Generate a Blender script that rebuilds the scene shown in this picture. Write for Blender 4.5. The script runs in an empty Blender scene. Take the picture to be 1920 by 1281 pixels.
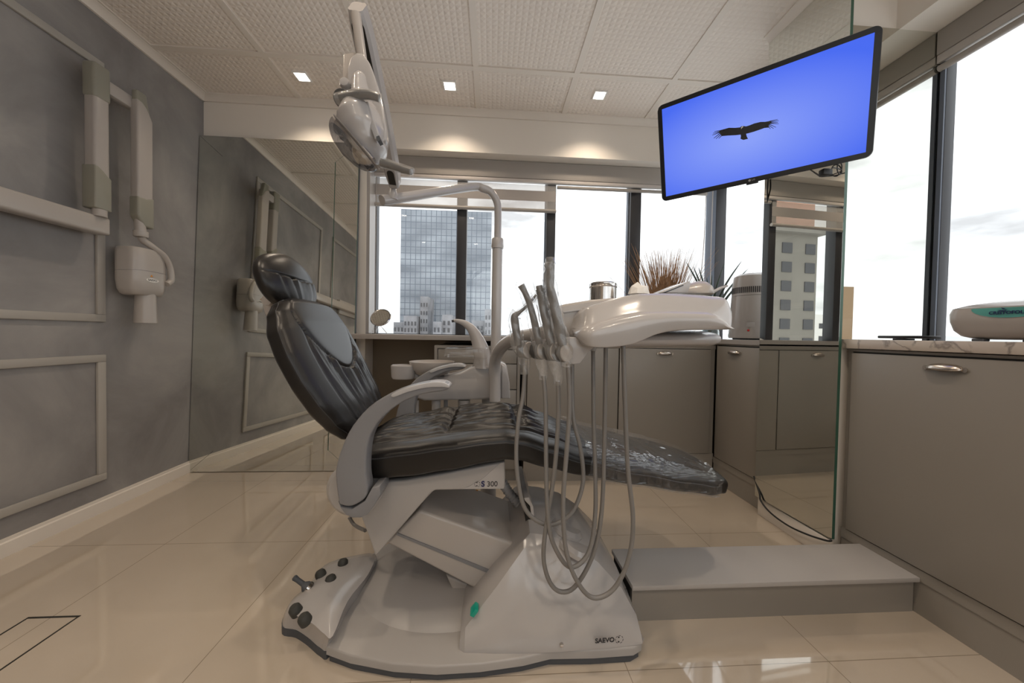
import bpy, bmesh, math, random
from mathutils import Vector, Matrix
random.seed(7)
C = bpy.context.scene.collection
SC = bpy.context.scene
V = Vector
# ------------------------------------------------------------------ camera
F = 640.0; CX = 960.0; CY = 640.5; CH = 0.95
yaw, pit, rol = map(math.radians, (3.58, -1.12, 1.0))
W_ = V((math.sin(yaw)*math.cos(pit), math.cos(yaw)*math.cos(pit), math.sin(pit)))
r0 = V((math.cos(yaw), -math.sin(yaw), 0)); u0 = r0.cross(W_)
R_ = r0*math.cos(rol) + u0*math.sin(rol)
U_ = -r0*math.sin(rol) + u0*math.cos(rol)
cd = bpy.data.cameras.new('camera'); cam = bpy.data.objects.new('camera', cd); C.objects.link(cam)
m = Matrix((R_, U_, -W_)).transposed().to_4x4(); m.translation = V((0, 0, CH)); cam.matrix_world = m
cd.sensor_width = 36.0; cd.lens = F/1920*36; cd.clip_start = 0.02; cd.clip_end = 3000
SC.camera = cam
# ------------------------------------------------------------------ world (overcast sky), exposure
SKY = 3.3
w = bpy.data.worlds.new('sky'); SC.world = w; w.use_nodes = True
nt = w.node_tree; nt.nodes.clear()
out = nt.nodes.new('ShaderNodeOutputWorld'); bg = nt.nodes.new('ShaderNodeBackground')
tc = nt.nodes.new('ShaderNodeTexCoord'); mp = nt.nodes.new('ShaderNodeMapping'); mp.inputs['Scale'].default_value = (1.6, 1.6, 5.0)
no = nt.nodes.new('ShaderNodeTexNoise'); no.inputs['Scale'].default_value = 1.7; no.inputs['Detail'].default_value = 6; no.inputs['Roughness'].default_value = .55
cr = nt.nodes.new('ShaderNodeValToRGB')
cr.color_ramp.elements[0].position = .33; cr.color_ramp.elements[0].color = (.268, .272, .282, 1)
cr.color_ramp.elements[1].position = .60; cr.color_ramp.elements[1].color = (.66, .675, .70, 1)
nt.links.new(tc.outputs['Generated'], mp.inputs['Vector']); nt.links.new(mp.outputs[0], no.inputs['Vector'])
nt.links.new(no.outputs['Fac'], cr.inputs['Fac']); nt.links.new(cr.outputs[0], bg.inputs['Color'])
bg.inputs['Strength'].default_value = SKY; nt.links.new(bg.outputs[0], out.inputs[0])
SC.view_settings.view_transform = 'Standard'; SC.view_settings.look = 'None'
SC.view_settings.gamma = 1; SC.view_settings.use_curve_mapping = False
SC.view_settings.exposure = 0.0
LAMP_COL = (1.0, .83, .65)

# ------------------------------------------------------------------ pixel helpers (a point of the photograph on a plane of the room)
def ray(px, py): return R_*((px-CX)/F) - U_*((py-CY)/F) + W_
def onY(px, py, Y): d = ray(px, py); return V((0, 0, CH)) + d*(Y/d.y)
def onX(px, py, X): d = ray(px, py); return V((0, 0, CH)) + d*(X/d.x)
def onZ(px, py, Z): d = ray(px, py); return V((0, 0, CH)) + d*((Z-CH)/d.z)

# ------------------------------------------------------------------ materials
def mat(name, col, rough=.5, metal=0.0, spec=.5, coat=0.0, bump=0.0, bscale=200, var=0.0, vscale=6, emit=None, estr=0):
    mm = bpy.data.materials.new(name); mm.use_nodes = True
    n = mm.node_tree; b = n.nodes['Principled BSDF']
    b.inputs['Base Color'].default_value = (*col, 1); b.inputs['Roughness'].default_value = rough
    b.inputs['Metallic'].default_value = metal; b.inputs['Specular IOR Level'].default_value = spec
    b.inputs['Coat Weight'].default_value = coat; b.inputs['Coat Roughness'].default_value = .08
    tcn = n.nodes.new('ShaderNodeTexCoord')
    if var:
        t = n.nodes.new('ShaderNodeTexNoise'); t.inputs['Scale'].default_value = vscale; t.inputs['Detail'].default_value = 5
        r = n.nodes.new('ShaderNodeValToRGB'); r.color_ramp.elements[0].position = .3; r.color_ramp.elements[1].position = .7
        r.color_ramp.elements[0].color = (*[c*(1-var) for c in col], 1); r.color_ramp.elements[1].color = (*[min(1, c*(1+var)) for c in col], 1)
        n.links.new(tcn.outputs['Object'], t.inputs['Vector']); n.links.new(t.outputs['Fac'], r.inputs['Fac']); n.links.new(r.outputs[0], b.inputs['Base Color'])
    if bump:
        t = n.nodes.new('ShaderNodeTexNoise'); t.inputs['Scale'].default_value = bscale; t.inputs['Detail'].default_value = 3
        bp = n.nodes.new('ShaderNodeBump'); bp.inputs['Strength'].default_value = bump; bp.inputs['Distance'].default_value = .002
        n.links.new(tcn.outputs['Object'], t.inputs['Vector']); n.links.new(t.outputs['Fac'], bp.inputs['Height']); n.links.new(bp.outputs[0], b.inputs['Normal'])
    if emit: b.inputs['Emission Color'].default_value = (*emit, 1); b.inputs['Emission Strength'].default_value = estr
    return mm
def glassy(name, tint=(1, 1, 1), fac=None, rough=0.0, ior=1.5, gcol=(1, 1, 1), body=0.0, bodycol=(.9, .9, .9), bump=0):
    mm = bpy.data.materials.new(name); mm.use_nodes = True; n = mm.node_tree; n.nodes.clear()
    o = n.nodes.new('ShaderNodeOutputMaterial'); t = n.nodes.new('ShaderNodeBsdfTransparent'); g = n.nodes.new('ShaderNodeBsdfGlossy')
    mx = n.nodes.new('ShaderNodeMixShader'); fr = n.nodes.new('ShaderNodeFresnel')
    ge = n.nodes.new('ShaderNodeNewGeometry'); mr = n.nodes.new('ShaderNodeMapRange')   # thin sheet: same reflectance from both sides
    mr.inputs['To Min'].default_value = ior; mr.inputs['To Max'].default_value = 1/ior
    n.links.new(ge.outputs['Backfacing'], mr.inputs['Value']); n.links.new(mr.outputs['Result'], fr.inputs['IOR'])
    t.inputs[0].default_value = (*tint, 1); g.inputs[0].default_value = (*gcol, 1); g.inputs['Roughness'].default_value = rough
    first = t.outputs[0]
    if body:
        d = n.nodes.new('ShaderNodeBsdfDiffuse'); d.inputs[0].default_value = (*bodycol, 1); m2 = n.nodes.new('ShaderNodeMixShader')
        m2.inputs[0].default_value = body; n.links.new(first, m2.inputs[1]); n.links.new(d.outputs[0], m2.inputs[2]); first = m2.outputs[0]
    if bump:
        tcn = n.nodes.new('ShaderNodeTexCoord'); tx = n.nodes.new('ShaderNodeTexNoise'); tx.inputs['Scale'].default_value = 22; tx.inputs['Detail'].default_value = 2
        bp = n.nodes.new('ShaderNodeBump'); bp.inputs['Strength'].default_value = bump; bp.inputs['Distance'].default_value = .01
        n.links.new(tcn.outputs['Object'], tx.inputs['Vector']); n.links.new(tx.outputs['Fac'], bp.inputs['Height'])
        n.links.new(bp.outputs[0], g.inputs['Normal']); n.links.new(bp.outputs[0], fr.inputs['Normal'])
    if fac is None: n.links.new(fr.outputs[0], mx.inputs[0])
    else: mx.inputs[0].default_value = fac
    n.links.new(first, mx.inputs[1]); n.links.new(g.outputs[0], mx.inputs[2]); n.links.new(mx.outputs[0], o.inputs[0])
    return mm
M = {}
M['white'] = mat('gloss_white_plastic', (.43, .41, .40), .22, coat=.3)
M['white2'] = mat('satin_white_paint', (.38, .36, .345), .35)
M['warmwhite'] = mat('warm_white_plastic', (.42, .385, .355), .3, coat=.2)
M['paint'] = mat('cream_wall_paint', (.78, .725, .655), .6, bump=.05, bscale=300)
M['trimpaint'] = mat('cream_trim_paint', (.74, .68, .61), .45)
M['mould'] = mat('grey_beige_moulding_paint', (.40, .375, .34), .5)
M['cab'] = mat('taupe_satin_lacquer', (.27, .245, .215), .38, bump=.03, bscale=500)
M['cabdark'] = mat('shadow_gap_black', (.02, .018, .015), .7)
M['step'] = mat('step_laminate', (.43, .405, .385), .45)
M['backpanel'] = mat('brown_panel', (.16, .125, .085), .6)
M['leather'] = mat('black_leatherette', (.011, .0095, .0085), .34, spec=.42, bump=.12, bscale=450)
M['thread'] = mat('dark_stitching', (.03, .03, .033), .5)
M['grey'] = mat('grey_plastic', (.20, .20, .21), .38)
M['greylight'] = mat('light_grey_plastic', (.42, .41, .41), .3)
M['greydark'] = mat('dark_grey_rubber', (.07, .075, .085), .6)
M['olive'] = mat('olive_grey_plastic', (.27, .26, .215), .4)
M['hose'] = mat('grey_silicone_hose', (.19, .18, .17), .4)
M['black'] = mat('black_plastic', (.012, .012, .014), .35)
M['btn'] = mat('dark_rubber_button', (.045, .045, .04), .65, bump=.3, bscale=900)
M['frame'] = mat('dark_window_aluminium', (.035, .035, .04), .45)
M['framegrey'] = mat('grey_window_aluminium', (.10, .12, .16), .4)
M['steel'] = mat('polished_steel', (.60, .57, .54), .14, 1.0)
M['nickel'] = mat('brushed_nickel', (.62, .56, .50), .27, 1.0)
M['greysteel'] = mat('matt_grey_steel', (.10, .098, .095), .35, .3)
M['mirror'] = mat('silvered_mirror', (.74, .745, .70), .0, 1.0)
M['mirroredge'] = mat('green_glass_edge', (.05, .12, .085), .2)
M['glass'] = glassy('window_glass', (.99, 1, .995), None, 0.0, 1.45)
M['clear'] = glassy('clear_acrylic', (.93, .93, .93), None, .02, 1.45, body=.12, bodycol=(.5, .47, .44))
M['film'] = glassy('clear_plastic_film', (.97, .97, .98), None, .03, 1.6, body=.03, bump=.5)
M['sleeve'] = glassy('clear_sleeve_film', (.95, .95, .95), None, .08, 1.55, body=.14, bodycol=(.85, .83, .80), bump=.6)
M['lens'] = glassy('smoked_lens', (.6, .6, .62), .3, .02)
M['vase'] = glassy('vase_glass', (.93, .97, .96), None, .0, 1.5)
M['blind'] = mat('beige_blind_fabric', (.36, .33, .31), .8)
M['sheer'] = glassy('sheer_blind_fabric', (.92, .91, .90), .0, .5, body=.3, bodycol=(.7, .68, .66))
M['pelmet'] = mat('taupe_blind_pelmet', (.36, .33, .30), .5)
M['strip'] = mat('light_pelmet_strip', (.52, .48, .45), .45)
M['counter'] = mat('grey_worktop_laminate', (.34, .31, .285), .4)
M['paper'] = mat('white_paper', (.8, .78, .74), .8)
M['grass'] = mat('dry_brown_grass', (.42, .26, .15), .8, var=.35, vscale=40)
M['leaf'] = mat('dark_green_leaf', (.03, .05, .035), .5, var=.4, vscale=30)
M['red'] = mat('red_button', (.5, .02, .02), .4)
M['orange'] = mat('orange_label', (.65, .25, .01), .5)
M['navy'] = mat('navy_print', (.01, .015, .09), .5)
M['ink'] = mat('dark_print', (.02, .02, .025), .5)
M['teal'] = mat('teal_label', (.09, .33, .30), .4, var=.15, vscale=20)
M['greenlit'] = mat('green_lit_switch', (.0, .12, .08), .3, emit=(0, .35, .22), estr=.25)
M['led'] = mat('lamp_led', (1, .95, .9), .3, emit=(1.0, .93, .86), estr=9)
M['lampwhite'] = mat('lamp_inner_white', (.8, .78, .75), .5)
M['reflector'] = mat('lamp_reflector', (.55, .55, .58), .15, 1.0)
M['cable'] = mat('black_cable', (.012, .012, .012), .5)
M['concrete'] = mat('raw_concrete', (.20, .185, .16), .9, var=.18, vscale=.12)
M['brick'] = mat('orange_brick', (.50, .26, .18), .9, var=.2, vscale=.3)
M['winDark'] = mat('dark_opening', (.06, .06, .065), .6)
M['bldg'] = mat('grey_render', (.24, .24, .25), .9, var=.3, vscale=.35)
M['ochre'] = mat('ochre_facade', (.30, .20, .12), .9)

def floor_mat():
    mm = mat('polished_porcelain_tile', (.60, .50, .38), .045, spec=.9, coat=.4); n = mm.node_tree; b = n.nodes['Principled BSDF']
    b.inputs['IOR'].default_value = 1.75; b.inputs['Coat Weight'].default_value = 1.0; b.inputs['Coat Roughness'].default_value = .02
    t = n.nodes.new('ShaderNodeTexCoord'); s = n.nodes.new('ShaderNodeSeparateXYZ'); n.links.new(t.outputs['Object'], s.inputs[0])
    def line(sock, off, per):
        a = n.nodes.new('ShaderNodeMath'); a.operation = 'SUBTRACT'; a.inputs[1].default_value = off; n.links.new(sock, a.inputs[0])
        p = n.nodes.new('ShaderNodeMath'); p.operation = 'PINGPONG'; p.inputs[1].default_value = per/2; n.links.new(a.outputs[0], p.inputs[0])
        l = n.nodes.new('ShaderNodeMath'); l.operation = 'LESS_THAN'; l.inputs[1].default_value = .0011; n.links.new(p.outputs[0], l.inputs[0]); return l.outputs[0]
    mxm = n.nodes.new('ShaderNodeMath'); mxm.operation = 'MAXIMUM'
    n.links.new(line(s.outputs[0], -1.389, .608), mxm.inputs[0]); n.links.new(line(s.outputs[1], 1.10, .65), mxm.inputs[1])
    no = n.nodes.new('ShaderNodeTexNoise'); no.inputs['Scale'].default_value = 1.2; no.inputs['Detail'].default_value = 8
    n.links.new(t.outputs['Object'], no.inputs['Vector'])
    r = n.nodes.new('ShaderNodeValToRGB'); r.color_ramp.elements[0].position = .35; r.color_ramp.elements[1].position = .68
    r.color_ramp.elements[0].color = (.50, .425, .34, 1); r.color_ramp.elements[1].color = (.57, .485, .39, 1)
    n.links.new(no.outputs['Fac'], r.inputs[0])
    mc = n.nodes.new('ShaderNodeMixRGB'); mc.inputs[2].default_value = (.26, .21, .155, 1)
    n.links.new(mxm.outputs[0], mc.inputs[0]); n.links.new(r.outputs[0], mc.inputs[1]); n.links.new(mc.outputs[0], b.inputs['Base Color'])
    return mm
M['floor'] = floor_mat()
def stucco():
    mm = mat('grey_burnished_stucco', (.15, .145, .145), .55); n = mm.node_tree; b = n.nodes['Principled BSDF']
    t = n.nodes.new('ShaderNodeTexCoord'); a = n.nodes.new('ShaderNodeTexNoise'); a.inputs['Scale'].default_value = 1.7; a.inputs['Detail'].default_value = 9; a.inputs['Roughness'].default_value = .6; a.inputs['Distortion'].default_value = .6
    r = n.nodes.new('ShaderNodeValToRGB'); e = r.color_ramp.elements
    e[0].position = .33; e[0].color = (.20, .186, .186, 1); e[1].position = .68; e[1].color = (.36, .343, .325, 1)
    x = e.new(.5); x.color = (.275, .262, .257, 1)
    n.links.new(t.outputs['Object'], a.inputs['Vector']); n.links.new(a.outputs['Fac'], r.inputs[0]); n.links.new(r.outputs[0], b.inputs['Base Color'])
    bp = n.nodes.new('ShaderNodeBump'); bp.inputs['Strength'].default_value = .12; bp.inputs['Distance'].default_value = .01
    n.links.new(a.outputs['Fac'], bp.inputs['Height']); n.links.new(bp.outputs[0], b.inputs['Normal'])
    return mm
M['stucco'] = stucco()
def ceil_mat():
    # gypsum tile with a grid of small pyramids
    mm = mat('embossed_ceiling_tile', (.80, .73, .66), .65); n = mm.node_tree; b = n.nodes['Principled BSDF']
    t = n.nodes.new('ShaderNodeTexCoord'); s = n.nodes.new('ShaderNodeSeparateXYZ'); n.links.new(t.outputs['Object'], s.inputs[0])
    outs = []
    for k in (0, 1):
        p = n.nodes.new('ShaderNodeMath'); p.operation = 'PINGPONG'; p.inputs[1].default_value = .015; n.links.new(s.outputs[k], p.inputs[0]); outs.append(p.outputs[0])
    mi = n.nodes.new('ShaderNodeMath'); mi.operation = 'MINIMUM'; n.links.new(outs[0], mi.inputs[0]); n.links.new(outs[1], mi.inputs[1])
    bp = n.nodes.new('ShaderNodeBump'); bp.inputs['Strength'].default_value = .9; bp.inputs['Distance'].default_value = .28
    n.links.new(mi.outputs[0], bp.inputs['Height']); n.links.new(bp.outputs[0], b.inputs['Normal'])
    return mm
M['ceil'] = ceil_mat()
def marble():
    mm = mat('beige_veined_marble', (.50, .44, .38), .3); n = mm.node_tree; b = n.nodes['Principled BSDF']
    t = n.nodes.new('ShaderNodeTexCoord'); a = n.nodes.new('ShaderNodeTexNoise'); a.inputs['Scale'].default_value = 5; a.inputs['Detail'].default_value = 8; a.inputs['Distortion'].default_value = 1.5
    r = n.nodes.new('ShaderNodeValToRGB'); e = r.color_ramp.elements
    e[0].position = .46; e[0].color = (.56, .49, .43, 1); e[1].position = .54; e[1].color = (.58, .51, .44, 1); x = e.new(.5); x.color = (.27, .23, .20, 1)
    n.links.new(t.outputs['Object'], a.inputs['Vector']); n.links.new(a.outputs['Fac'], r.inputs[0]); n.links.new(r.outputs[0], b.inputs['Base Color'])
    return mm
M['marble'] = marble()
def tower_mat():
    mm = mat('glass_curtain_wall', (.36, .40, .45), .25); n = mm.node_tree; b = n.nodes['Principled BSDF']
    t = n.nodes.new('ShaderNodeTexCoord'); s = n.nodes.new('ShaderNodeSeparateXYZ'); n.links.new(t.outputs['Object'], s.inputs[0])
    ls = []
    for k, per in ((0, 1.3), (1, 1.3), (2, 1.6)):
        p = n.nodes.new('ShaderNodeMath'); p.operation = 'PINGPONG'; p.inputs[1].default_value = per/2; n.links.new(s.outputs[k], p.inputs[0])
        l = n.nodes.new('ShaderNodeMath'); l.operation = 'LESS_THAN'; l.inputs[1].default_value = .09; n.links.new(p.outputs[0], l.inputs[0]); ls.append(l.outputs[0])
    mx = n.nodes.new('ShaderNodeMath'); mx.operation = 'MAXIMUM'; n.links.new(ls[0], mx.inputs[0]); n.links.new(ls[2], mx.inputs[1])
    no = n.nodes.new('ShaderNodeTexNoise'); no.inputs['Scale'].default_value = .08; mpn = n.nodes.new('ShaderNodeMapping'); mpn.inputs['Scale'].default_value = (1, 1, 3)
    n.links.new(t.outputs['Object'], mpn.inputs[0]); n.links.new(mpn.outputs[0], no.inputs['Vector'])
    r = n.nodes.new('ShaderNodeValToRGB'); r.color_ramp.elements[0].color = (.15, .17, .195, 1); r.color_ramp.elements[1].color = (.30, .33, .36, 1)
    r.color_ramp.elements[0].position = .35; r.color_ramp.elements[1].position = .65
    n.links.new(no.outputs['Fac'], r.inputs[0])
    mc = n.nodes.new('ShaderNodeMixRGB'); mc.inputs[2].default_value = (.12, .14, .17, 1); n.links.new(mx.outputs[0], mc.inputs[0]); n.links.new(r.outputs[0], mc.inputs[1])
    n.links.new(mc.outputs[0], b.inputs['Base Color']); return mm
M['tower'] = tower_mat()
def screen_mat():
    mm = bpy.data.materials.new('lit_blue_screen'); mm.use_nodes = True; n = mm.node_tree; n.nodes.clear()
    o = n.nodes.new('ShaderNodeOutputMaterial'); e = n.nodes.new('ShaderNodeEmission'); t = n.nodes.new('ShaderNodeTexCoord')
    mpn = n.nodes.new('ShaderNodeMapping'); mpn.inputs['Location'].default_value = (-.42, -.42, 0); mpn.inputs['Scale'].default_value = (.9, 1.0, 1)
    g = n.nodes.new('ShaderNodeTexGradient'); g.gradient_type = 'SPHERICAL'; r = n.nodes.new('ShaderNodeValToRGB')
    r.color_ramp.elements[0].color = (.075, .16, .93, 1); r.color_ramp.elements[0].position = .35; r.color_ramp.elements[1].color = (.27, .37, 1.0, 1); r.color_ramp.elements[1].position = .95
    n.links.new(t.outputs['UV'], mpn.inputs[0]); n.links.new(mpn.outputs[0], g.inputs[0]); n.links.new(g.outputs[0], r.inputs[0])
    n.links.new(r.outputs[0], e.inputs[0]); e.inputs[1].default_value = .95; n.links.new(e.outputs[0], o.inputs[0]); return mm
M['screen'] = screen_mat()

# ------------------------------------------------------------------ object helpers
def tag(o, label=None, cat=None, group=None, kind=None):
    if label: o['label'] = label
    if cat: o['category'] = cat
    if group: o['group'] = group
    if kind: o['kind'] = kind
    return o
WP = {}
def wpos(o): return WP.get(o.name, V((0, 0, 0)))
def thing(name, loc, label, cat, group=None):
    o = bpy.data.objects.new(name, None); C.objects.link(o); o.location = loc; o.empty_display_size = .05
    WP[o.name] = V(loc); return tag(o, label, cat, group)
def fin(name, bm, material, parent=None, smooth=True, angle=35, label=None):
    bmesh.ops.recalc_face_normals(bm, faces=bm.faces)
    vs = [v.co for v in bm.verts]
    lo = V([min(v[i] for v in vs) for i in range(3)]); hi = V([max(v[i] for v in vs) for i in range(3)])
    org = V(((lo.x+hi.x)/2, (lo.y+hi.y)/2, lo.z))
    for v in bm.verts: v.co -= org
    if smooth:
        lim = math.radians(angle)
        for f in bm.faces: f.smooth = True
        for e in bm.edges:
            if len(e.link_faces) == 2 and e.calc_face_angle(0) > lim: e.smooth = False
    me = bpy.data.meshes.new(name); bm.to_mesh(me); bm.free()
    for mt in (material if isinstance(material, (list, tuple)) else [material]): me.materials.append(mt)
    o = bpy.data.objects.new(name, me); C.objects.link(o)
    if parent is not None: o.parent = parent; o.location = org - wpos(parent)
    else: o.location = org
    WP[o.name] = org
    if label: o['label'] = label
    return o
def bev(bm, r, seg=2, edges=None, ang=30):
    if r <= 0: return
    es = [e for e in (edges or bm.edges) if len(e.link_faces) == 2 and e.calc_face_angle(0) > math.radians(ang)]
    bmesh.ops.bevel(bm, geom=es, offset=r, segments=seg, profile=.5, affect='EDGES', clamp_overlap=True)
def bbox(bm, x0, x1, y0, y1, z0, z1):
    vs = [bm.verts.new((x, y, z)) for x in (x0, x1) for y in (y0, y1) for z in (z0, z1)]
    for f in ((0, 1, 3, 2), (4, 6, 7, 5), (0, 4, 5, 1), (2, 3, 7, 6), (0, 2, 6, 4), (1, 5, 7, 3)): bm.faces.new([vs[i] for i in f])
def box(name, x0, x1, y0, y1, z0, z1, mt, parent=None, b=0.0, seg=2, label=None):
    bm = bmesh.new(); bbox(bm, x0, x1, y0, y1, z0, z1); bmesh.ops.recalc_face_normals(bm, faces=bm.faces); bev(bm, b, seg)
    return fin(name, bm, mt, parent, label=label)
def boxes(name, L, mt, parent=None, b=0.0):
    bm = bmesh.new()
    for l in L: bbox(bm, *l)
    bmesh.ops.recalc_face_normals(bm, faces=bm.faces); bev(bm, b); return fin(name, bm, mt, parent)
def prism(name, pts, vec, mt, parent=None, b=0.0, seg=3, ang=30, label=None, scale=1.0):
    """closed outline (3D points) extruded by vec"""
    bm = bmesh.new(); vec = V(vec); pts = [V(p) for p in pts]; c = sum(pts, V())/len(pts)
    a = [bm.verts.new(p) for p in pts]; d = [bm.verts.new(c+(p-c)*scale+vec) for p in pts]; n = len(pts)
    bm.faces.new(a); bm.faces.new(d[::-1])
    for i in range(n): bm.faces.new((a[i], d[i], d[(i+1) % n], a[(i+1) % n]))
    bmesh.ops.recalc_face_normals(bm, faces=bm.faces); bev(bm, b, seg, ang=ang)
    bmesh.ops.triangulate(bm, faces=[f for f in bm.faces if len(f.verts) > 8])
    return fin(name, bm, mt, parent, label=label)
def pxprism(name, px, Y0, Y1, mt, parent=None, b=0.0, seg=3, label=None, smooth=0):
    pts = [onY(x, y, Y0) for x, y in px]
    if smooth: pts = crv(pts, smooth, closed=True)
    return prism(name, pts, (0, Y1-Y0, 0), mt, parent, b, seg, label=label)
def crv(P, n=6, closed=False):
    P = [V(p) for p in P]; N = len(P); R = []
    rng = range(N) if closed else range(N-1)
    for i in rng:
        if closed: p0, p1, p2, p3 = P[(i-1) % N], P[i], P[(i+1) % N], P[(i+2) % N]
        else: p0, p1, p2, p3 = P[max(i-1, 0)], P[i], P[i+1], P[min(i+2, N-1)]
        for k in range(n):
            t = k/n
            R.append(.5*((2*p1)+(-p0+p2)*t+(2*p0-5*p1+4*p2-p3)*t*t+(-p0+3*p1-3*p2+p3)*t**3))
    if not closed: R.append(P[-1])
    return R
def btube(bm, P, r, n=12, cap=True):
    """r: radius, list of radii, or function of t"""
    N = len(P); rings = []; up = None
    for i, p in enumerate(P):
        d = (P[min(i+1, N-1)]-P[max(i-1, 0)]).normalized()
        if up is None: up = d.orthogonal().normalized()
        up = (up-d*up.dot(d)).normalized(); s = d.cross(up)
        rr = r(i/(N-1)) if callable(r) else (r[i] if isinstance(r, (list, tuple)) else r)
        if not isinstance(rr, tuple): rr = (rr, rr)
        rings.append([bm.verts.new(p+up*math.cos(a)*rr[0]+s*math.sin(a)*rr[1]) for a in [2*math.pi*k/n for k in range(n)]])
    for a, b in zip(rings, rings[1:]):
        for k in range(n): bm.faces.new((a[k], a[(k+1) % n], b[(k+1) % n], b[k]))
    if cap: bm.faces.new(rings[0][::-1]); bm.faces.new(rings[-1])
def tube(name, P, r, mt, parent=None, n=12, sm=6, cap=True, label=None):
    bm = bmesh.new(); P = [V(p) for p in P]; 
    if sm: 
        if isinstance(r, (list, tuple)):
            rr = []; 
            for i in range(len(r)-1): rr += [r[i]+(r[i+1]-r[i])*k/sm for k in range(sm)]
            r = rr+[r[-1]]
        P = crv(P, sm)
    btube(bm, P, r, n, cap); return fin(name, bm, mt, parent, label=label, angle=50)
def lathe(name, prof, loc, mt, parent=None, axis=(0, 0, 1), n=32, label=None, sx=1, sy=1):
    """profile (radius, height) turned about an axis through loc"""
    bm = bmesh.new(); A = V(axis).normalized(); u = A.orthogonal().normalized(); 
    if abs(A.z) > .99: u = V((1, 0, 0))
    s = A.cross(u); loc = V(loc); rings = []
    for r, h in prof:
        if r < 1e-5: rings.append([bm.verts.new(loc+A*h)])
        else: rings.append([bm.verts.new(loc+A*h+u*math.cos(a)*r*sx+s*math.sin(a)*r*sy) for a in [2*math.pi*k/n for k in range(n)]])
    for a, b in zip(rings, rings[1:]):
        for k in range(n):
            q = [a[k % len(a)], a[(k+1) % len(a)], b[(k+1) % len(b)], b[k % len(b)]]
            q = [v for i, v in enumerate(q) if v not in q[:i]]
            if len(q) > 2: bm.faces.new(q)
    for ring in (rings[0], rings[-1]):
        if len(ring) > 2: bm.faces.new(ring)
    return fin(name, bm, mt, parent, label=label)
def loft(name, rings, mt, parent=None, cap=True, sub=0, label=None, angle=35, b=0):
    bm = bmesh.new(); R = [[bm.verts.new(p) for p in r] for r in rings]; n = len(R[0])
    for a, c in zip(R, R[1:]):
        for k in range(n): bm.faces.new((a[k], a[(k+1) % n], c[(k+1) % n], c[k]))
    if cap: bm.faces.new(R[0][::-1]); bm.faces.new(R[-1])
    bmesh.ops.recalc_face_normals(bm, faces=bm.faces)
    if b: bev(bm, b, 3)
    o = fin(name, bm, mt, parent, label=label, angle=angle)
    if sub: md = o.modifiers.new('smooth', 'SUBSURF'); md.levels = md.render_levels = sub
    return o
def cushion(name, P, U, w, th, mt, parent, nt_=80, nr=96, ex=.35, disp=None, rng=(0, 1), ef=.5, label=None):
    """padded cushion: P(t) centre, across direction U, w(t) half width, th(t) half thickness; disp(t, side -1..1) raises the top face"""
    bm = bmesh.new(); rings = []; U = V(U)
    for i in range(nt_+1):
        t = rng[0]+(rng[1]-rng[0])*i/nt_
        p = P(t); d = (P(min(t+.01, 1))-P(max(t-.01, 0))).normalized(); N = U.cross(d).normalized()
        if N.z < 0 and abs(N.z) > .2: N = -N
        ring = []
        for uu, nn, top in section(nr, ex, ef):
            off = nn*th(t)
            if top and disp: off += disp(t, uu)*min(1, nn*1.3)
            ring.append(bm.verts.new(p+U*uu*w(t)+N*off))
        rings.append(ring)
    for a, b in zip(rings, rings[1:]):
        for k in range(nr): bm.faces.new((a[k], a[(k+1) % nr], b[(k+1) % nr], b[k]))
    bm.faces.new(rings[0][::-1]); bm.faces.new(rings[-1])
    return fin(name, bm, mt, parent, angle=80, label=label)
def section(nr, ex, ef):
    """superellipse outline sampled evenly across the width: (u, n, top)"""
    L = []; h = nr//2
    for k in range(nr):
        top = k <= h; s_ = 1-2*k/h if top else -1+2*(k-h)/(nr-h)
        s_ = max(-1, min(1, s_)); u = .55*math.sin(math.pi/2*s_)+.45*math.sin(math.pi/2*math.sin(math.pi/2*s_))
        u = max(-1, min(1, u)); n = max(0, 1-abs(u)**(2/ex))**(ef/2)
        L.append((u, n if top else -n, top))
    return L
def interp(tab):
    def f(x):
        if x <= tab[0][0]: return tab[0][1]
        for (a, A), (b, B) in zip(tab, tab[1:]):
            if x <= b:
                t = (x-a)/(b-a); t = t*t*(3-2*t)*.5+t*.5; return A+(B-A)*t
        return tab[-1][1]
    return f
def text(name, s, loc, right, up, size, mt, parent, shear=0, depth=.0004, align='CENTER', label=None, bold=0):
    cu = bpy.data.curves.new(name, 'FONT'); cu.body = s; cu.size = size; cu.extrude = depth; cu.align_x = align; cu.align_y = 'CENTER'; cu.offset = bold
    t = bpy.data.objects.new('tmp', cu); C.objects.link(t); dg = bpy.context.evaluated_depsgraph_get(); dg.update()
    me = bpy.data.meshes.new_from_object(t.evaluated_get(dg)); bpy.data.objects.remove(t)
    bm = bmesh.new(); bm.from_mesh(me); bpy.data.meshes.remove(me)
    r = V(right).normalized(); u = V(up).normalized(); n = r.cross(u)
    for v in bm.verts: v.co = V(loc)+r*v.co.x+u*v.co.y+n*(v.co.z+depth)
    return fin(name, bm, mt, parent, smooth=False, label=label)
def copytree(o, off, label=None, group=None):
    r = o.copy(); C.objects.link(r); r.location = o.location+V(off)
    if label: r['label'] = label
    if group: r['group'] = group
    for ch in [c for c in bpy.data.objects if c.parent == o]:
        c = ch.copy(); C.objects.link(c); c.parent = r
        for g in [k for k in bpy.data.objects if k.parent == ch]:
            d = g.copy(); C.objects.link(d); d.parent = c
    return r
def S(o): o['kind'] = 'structure'; return o

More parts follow.
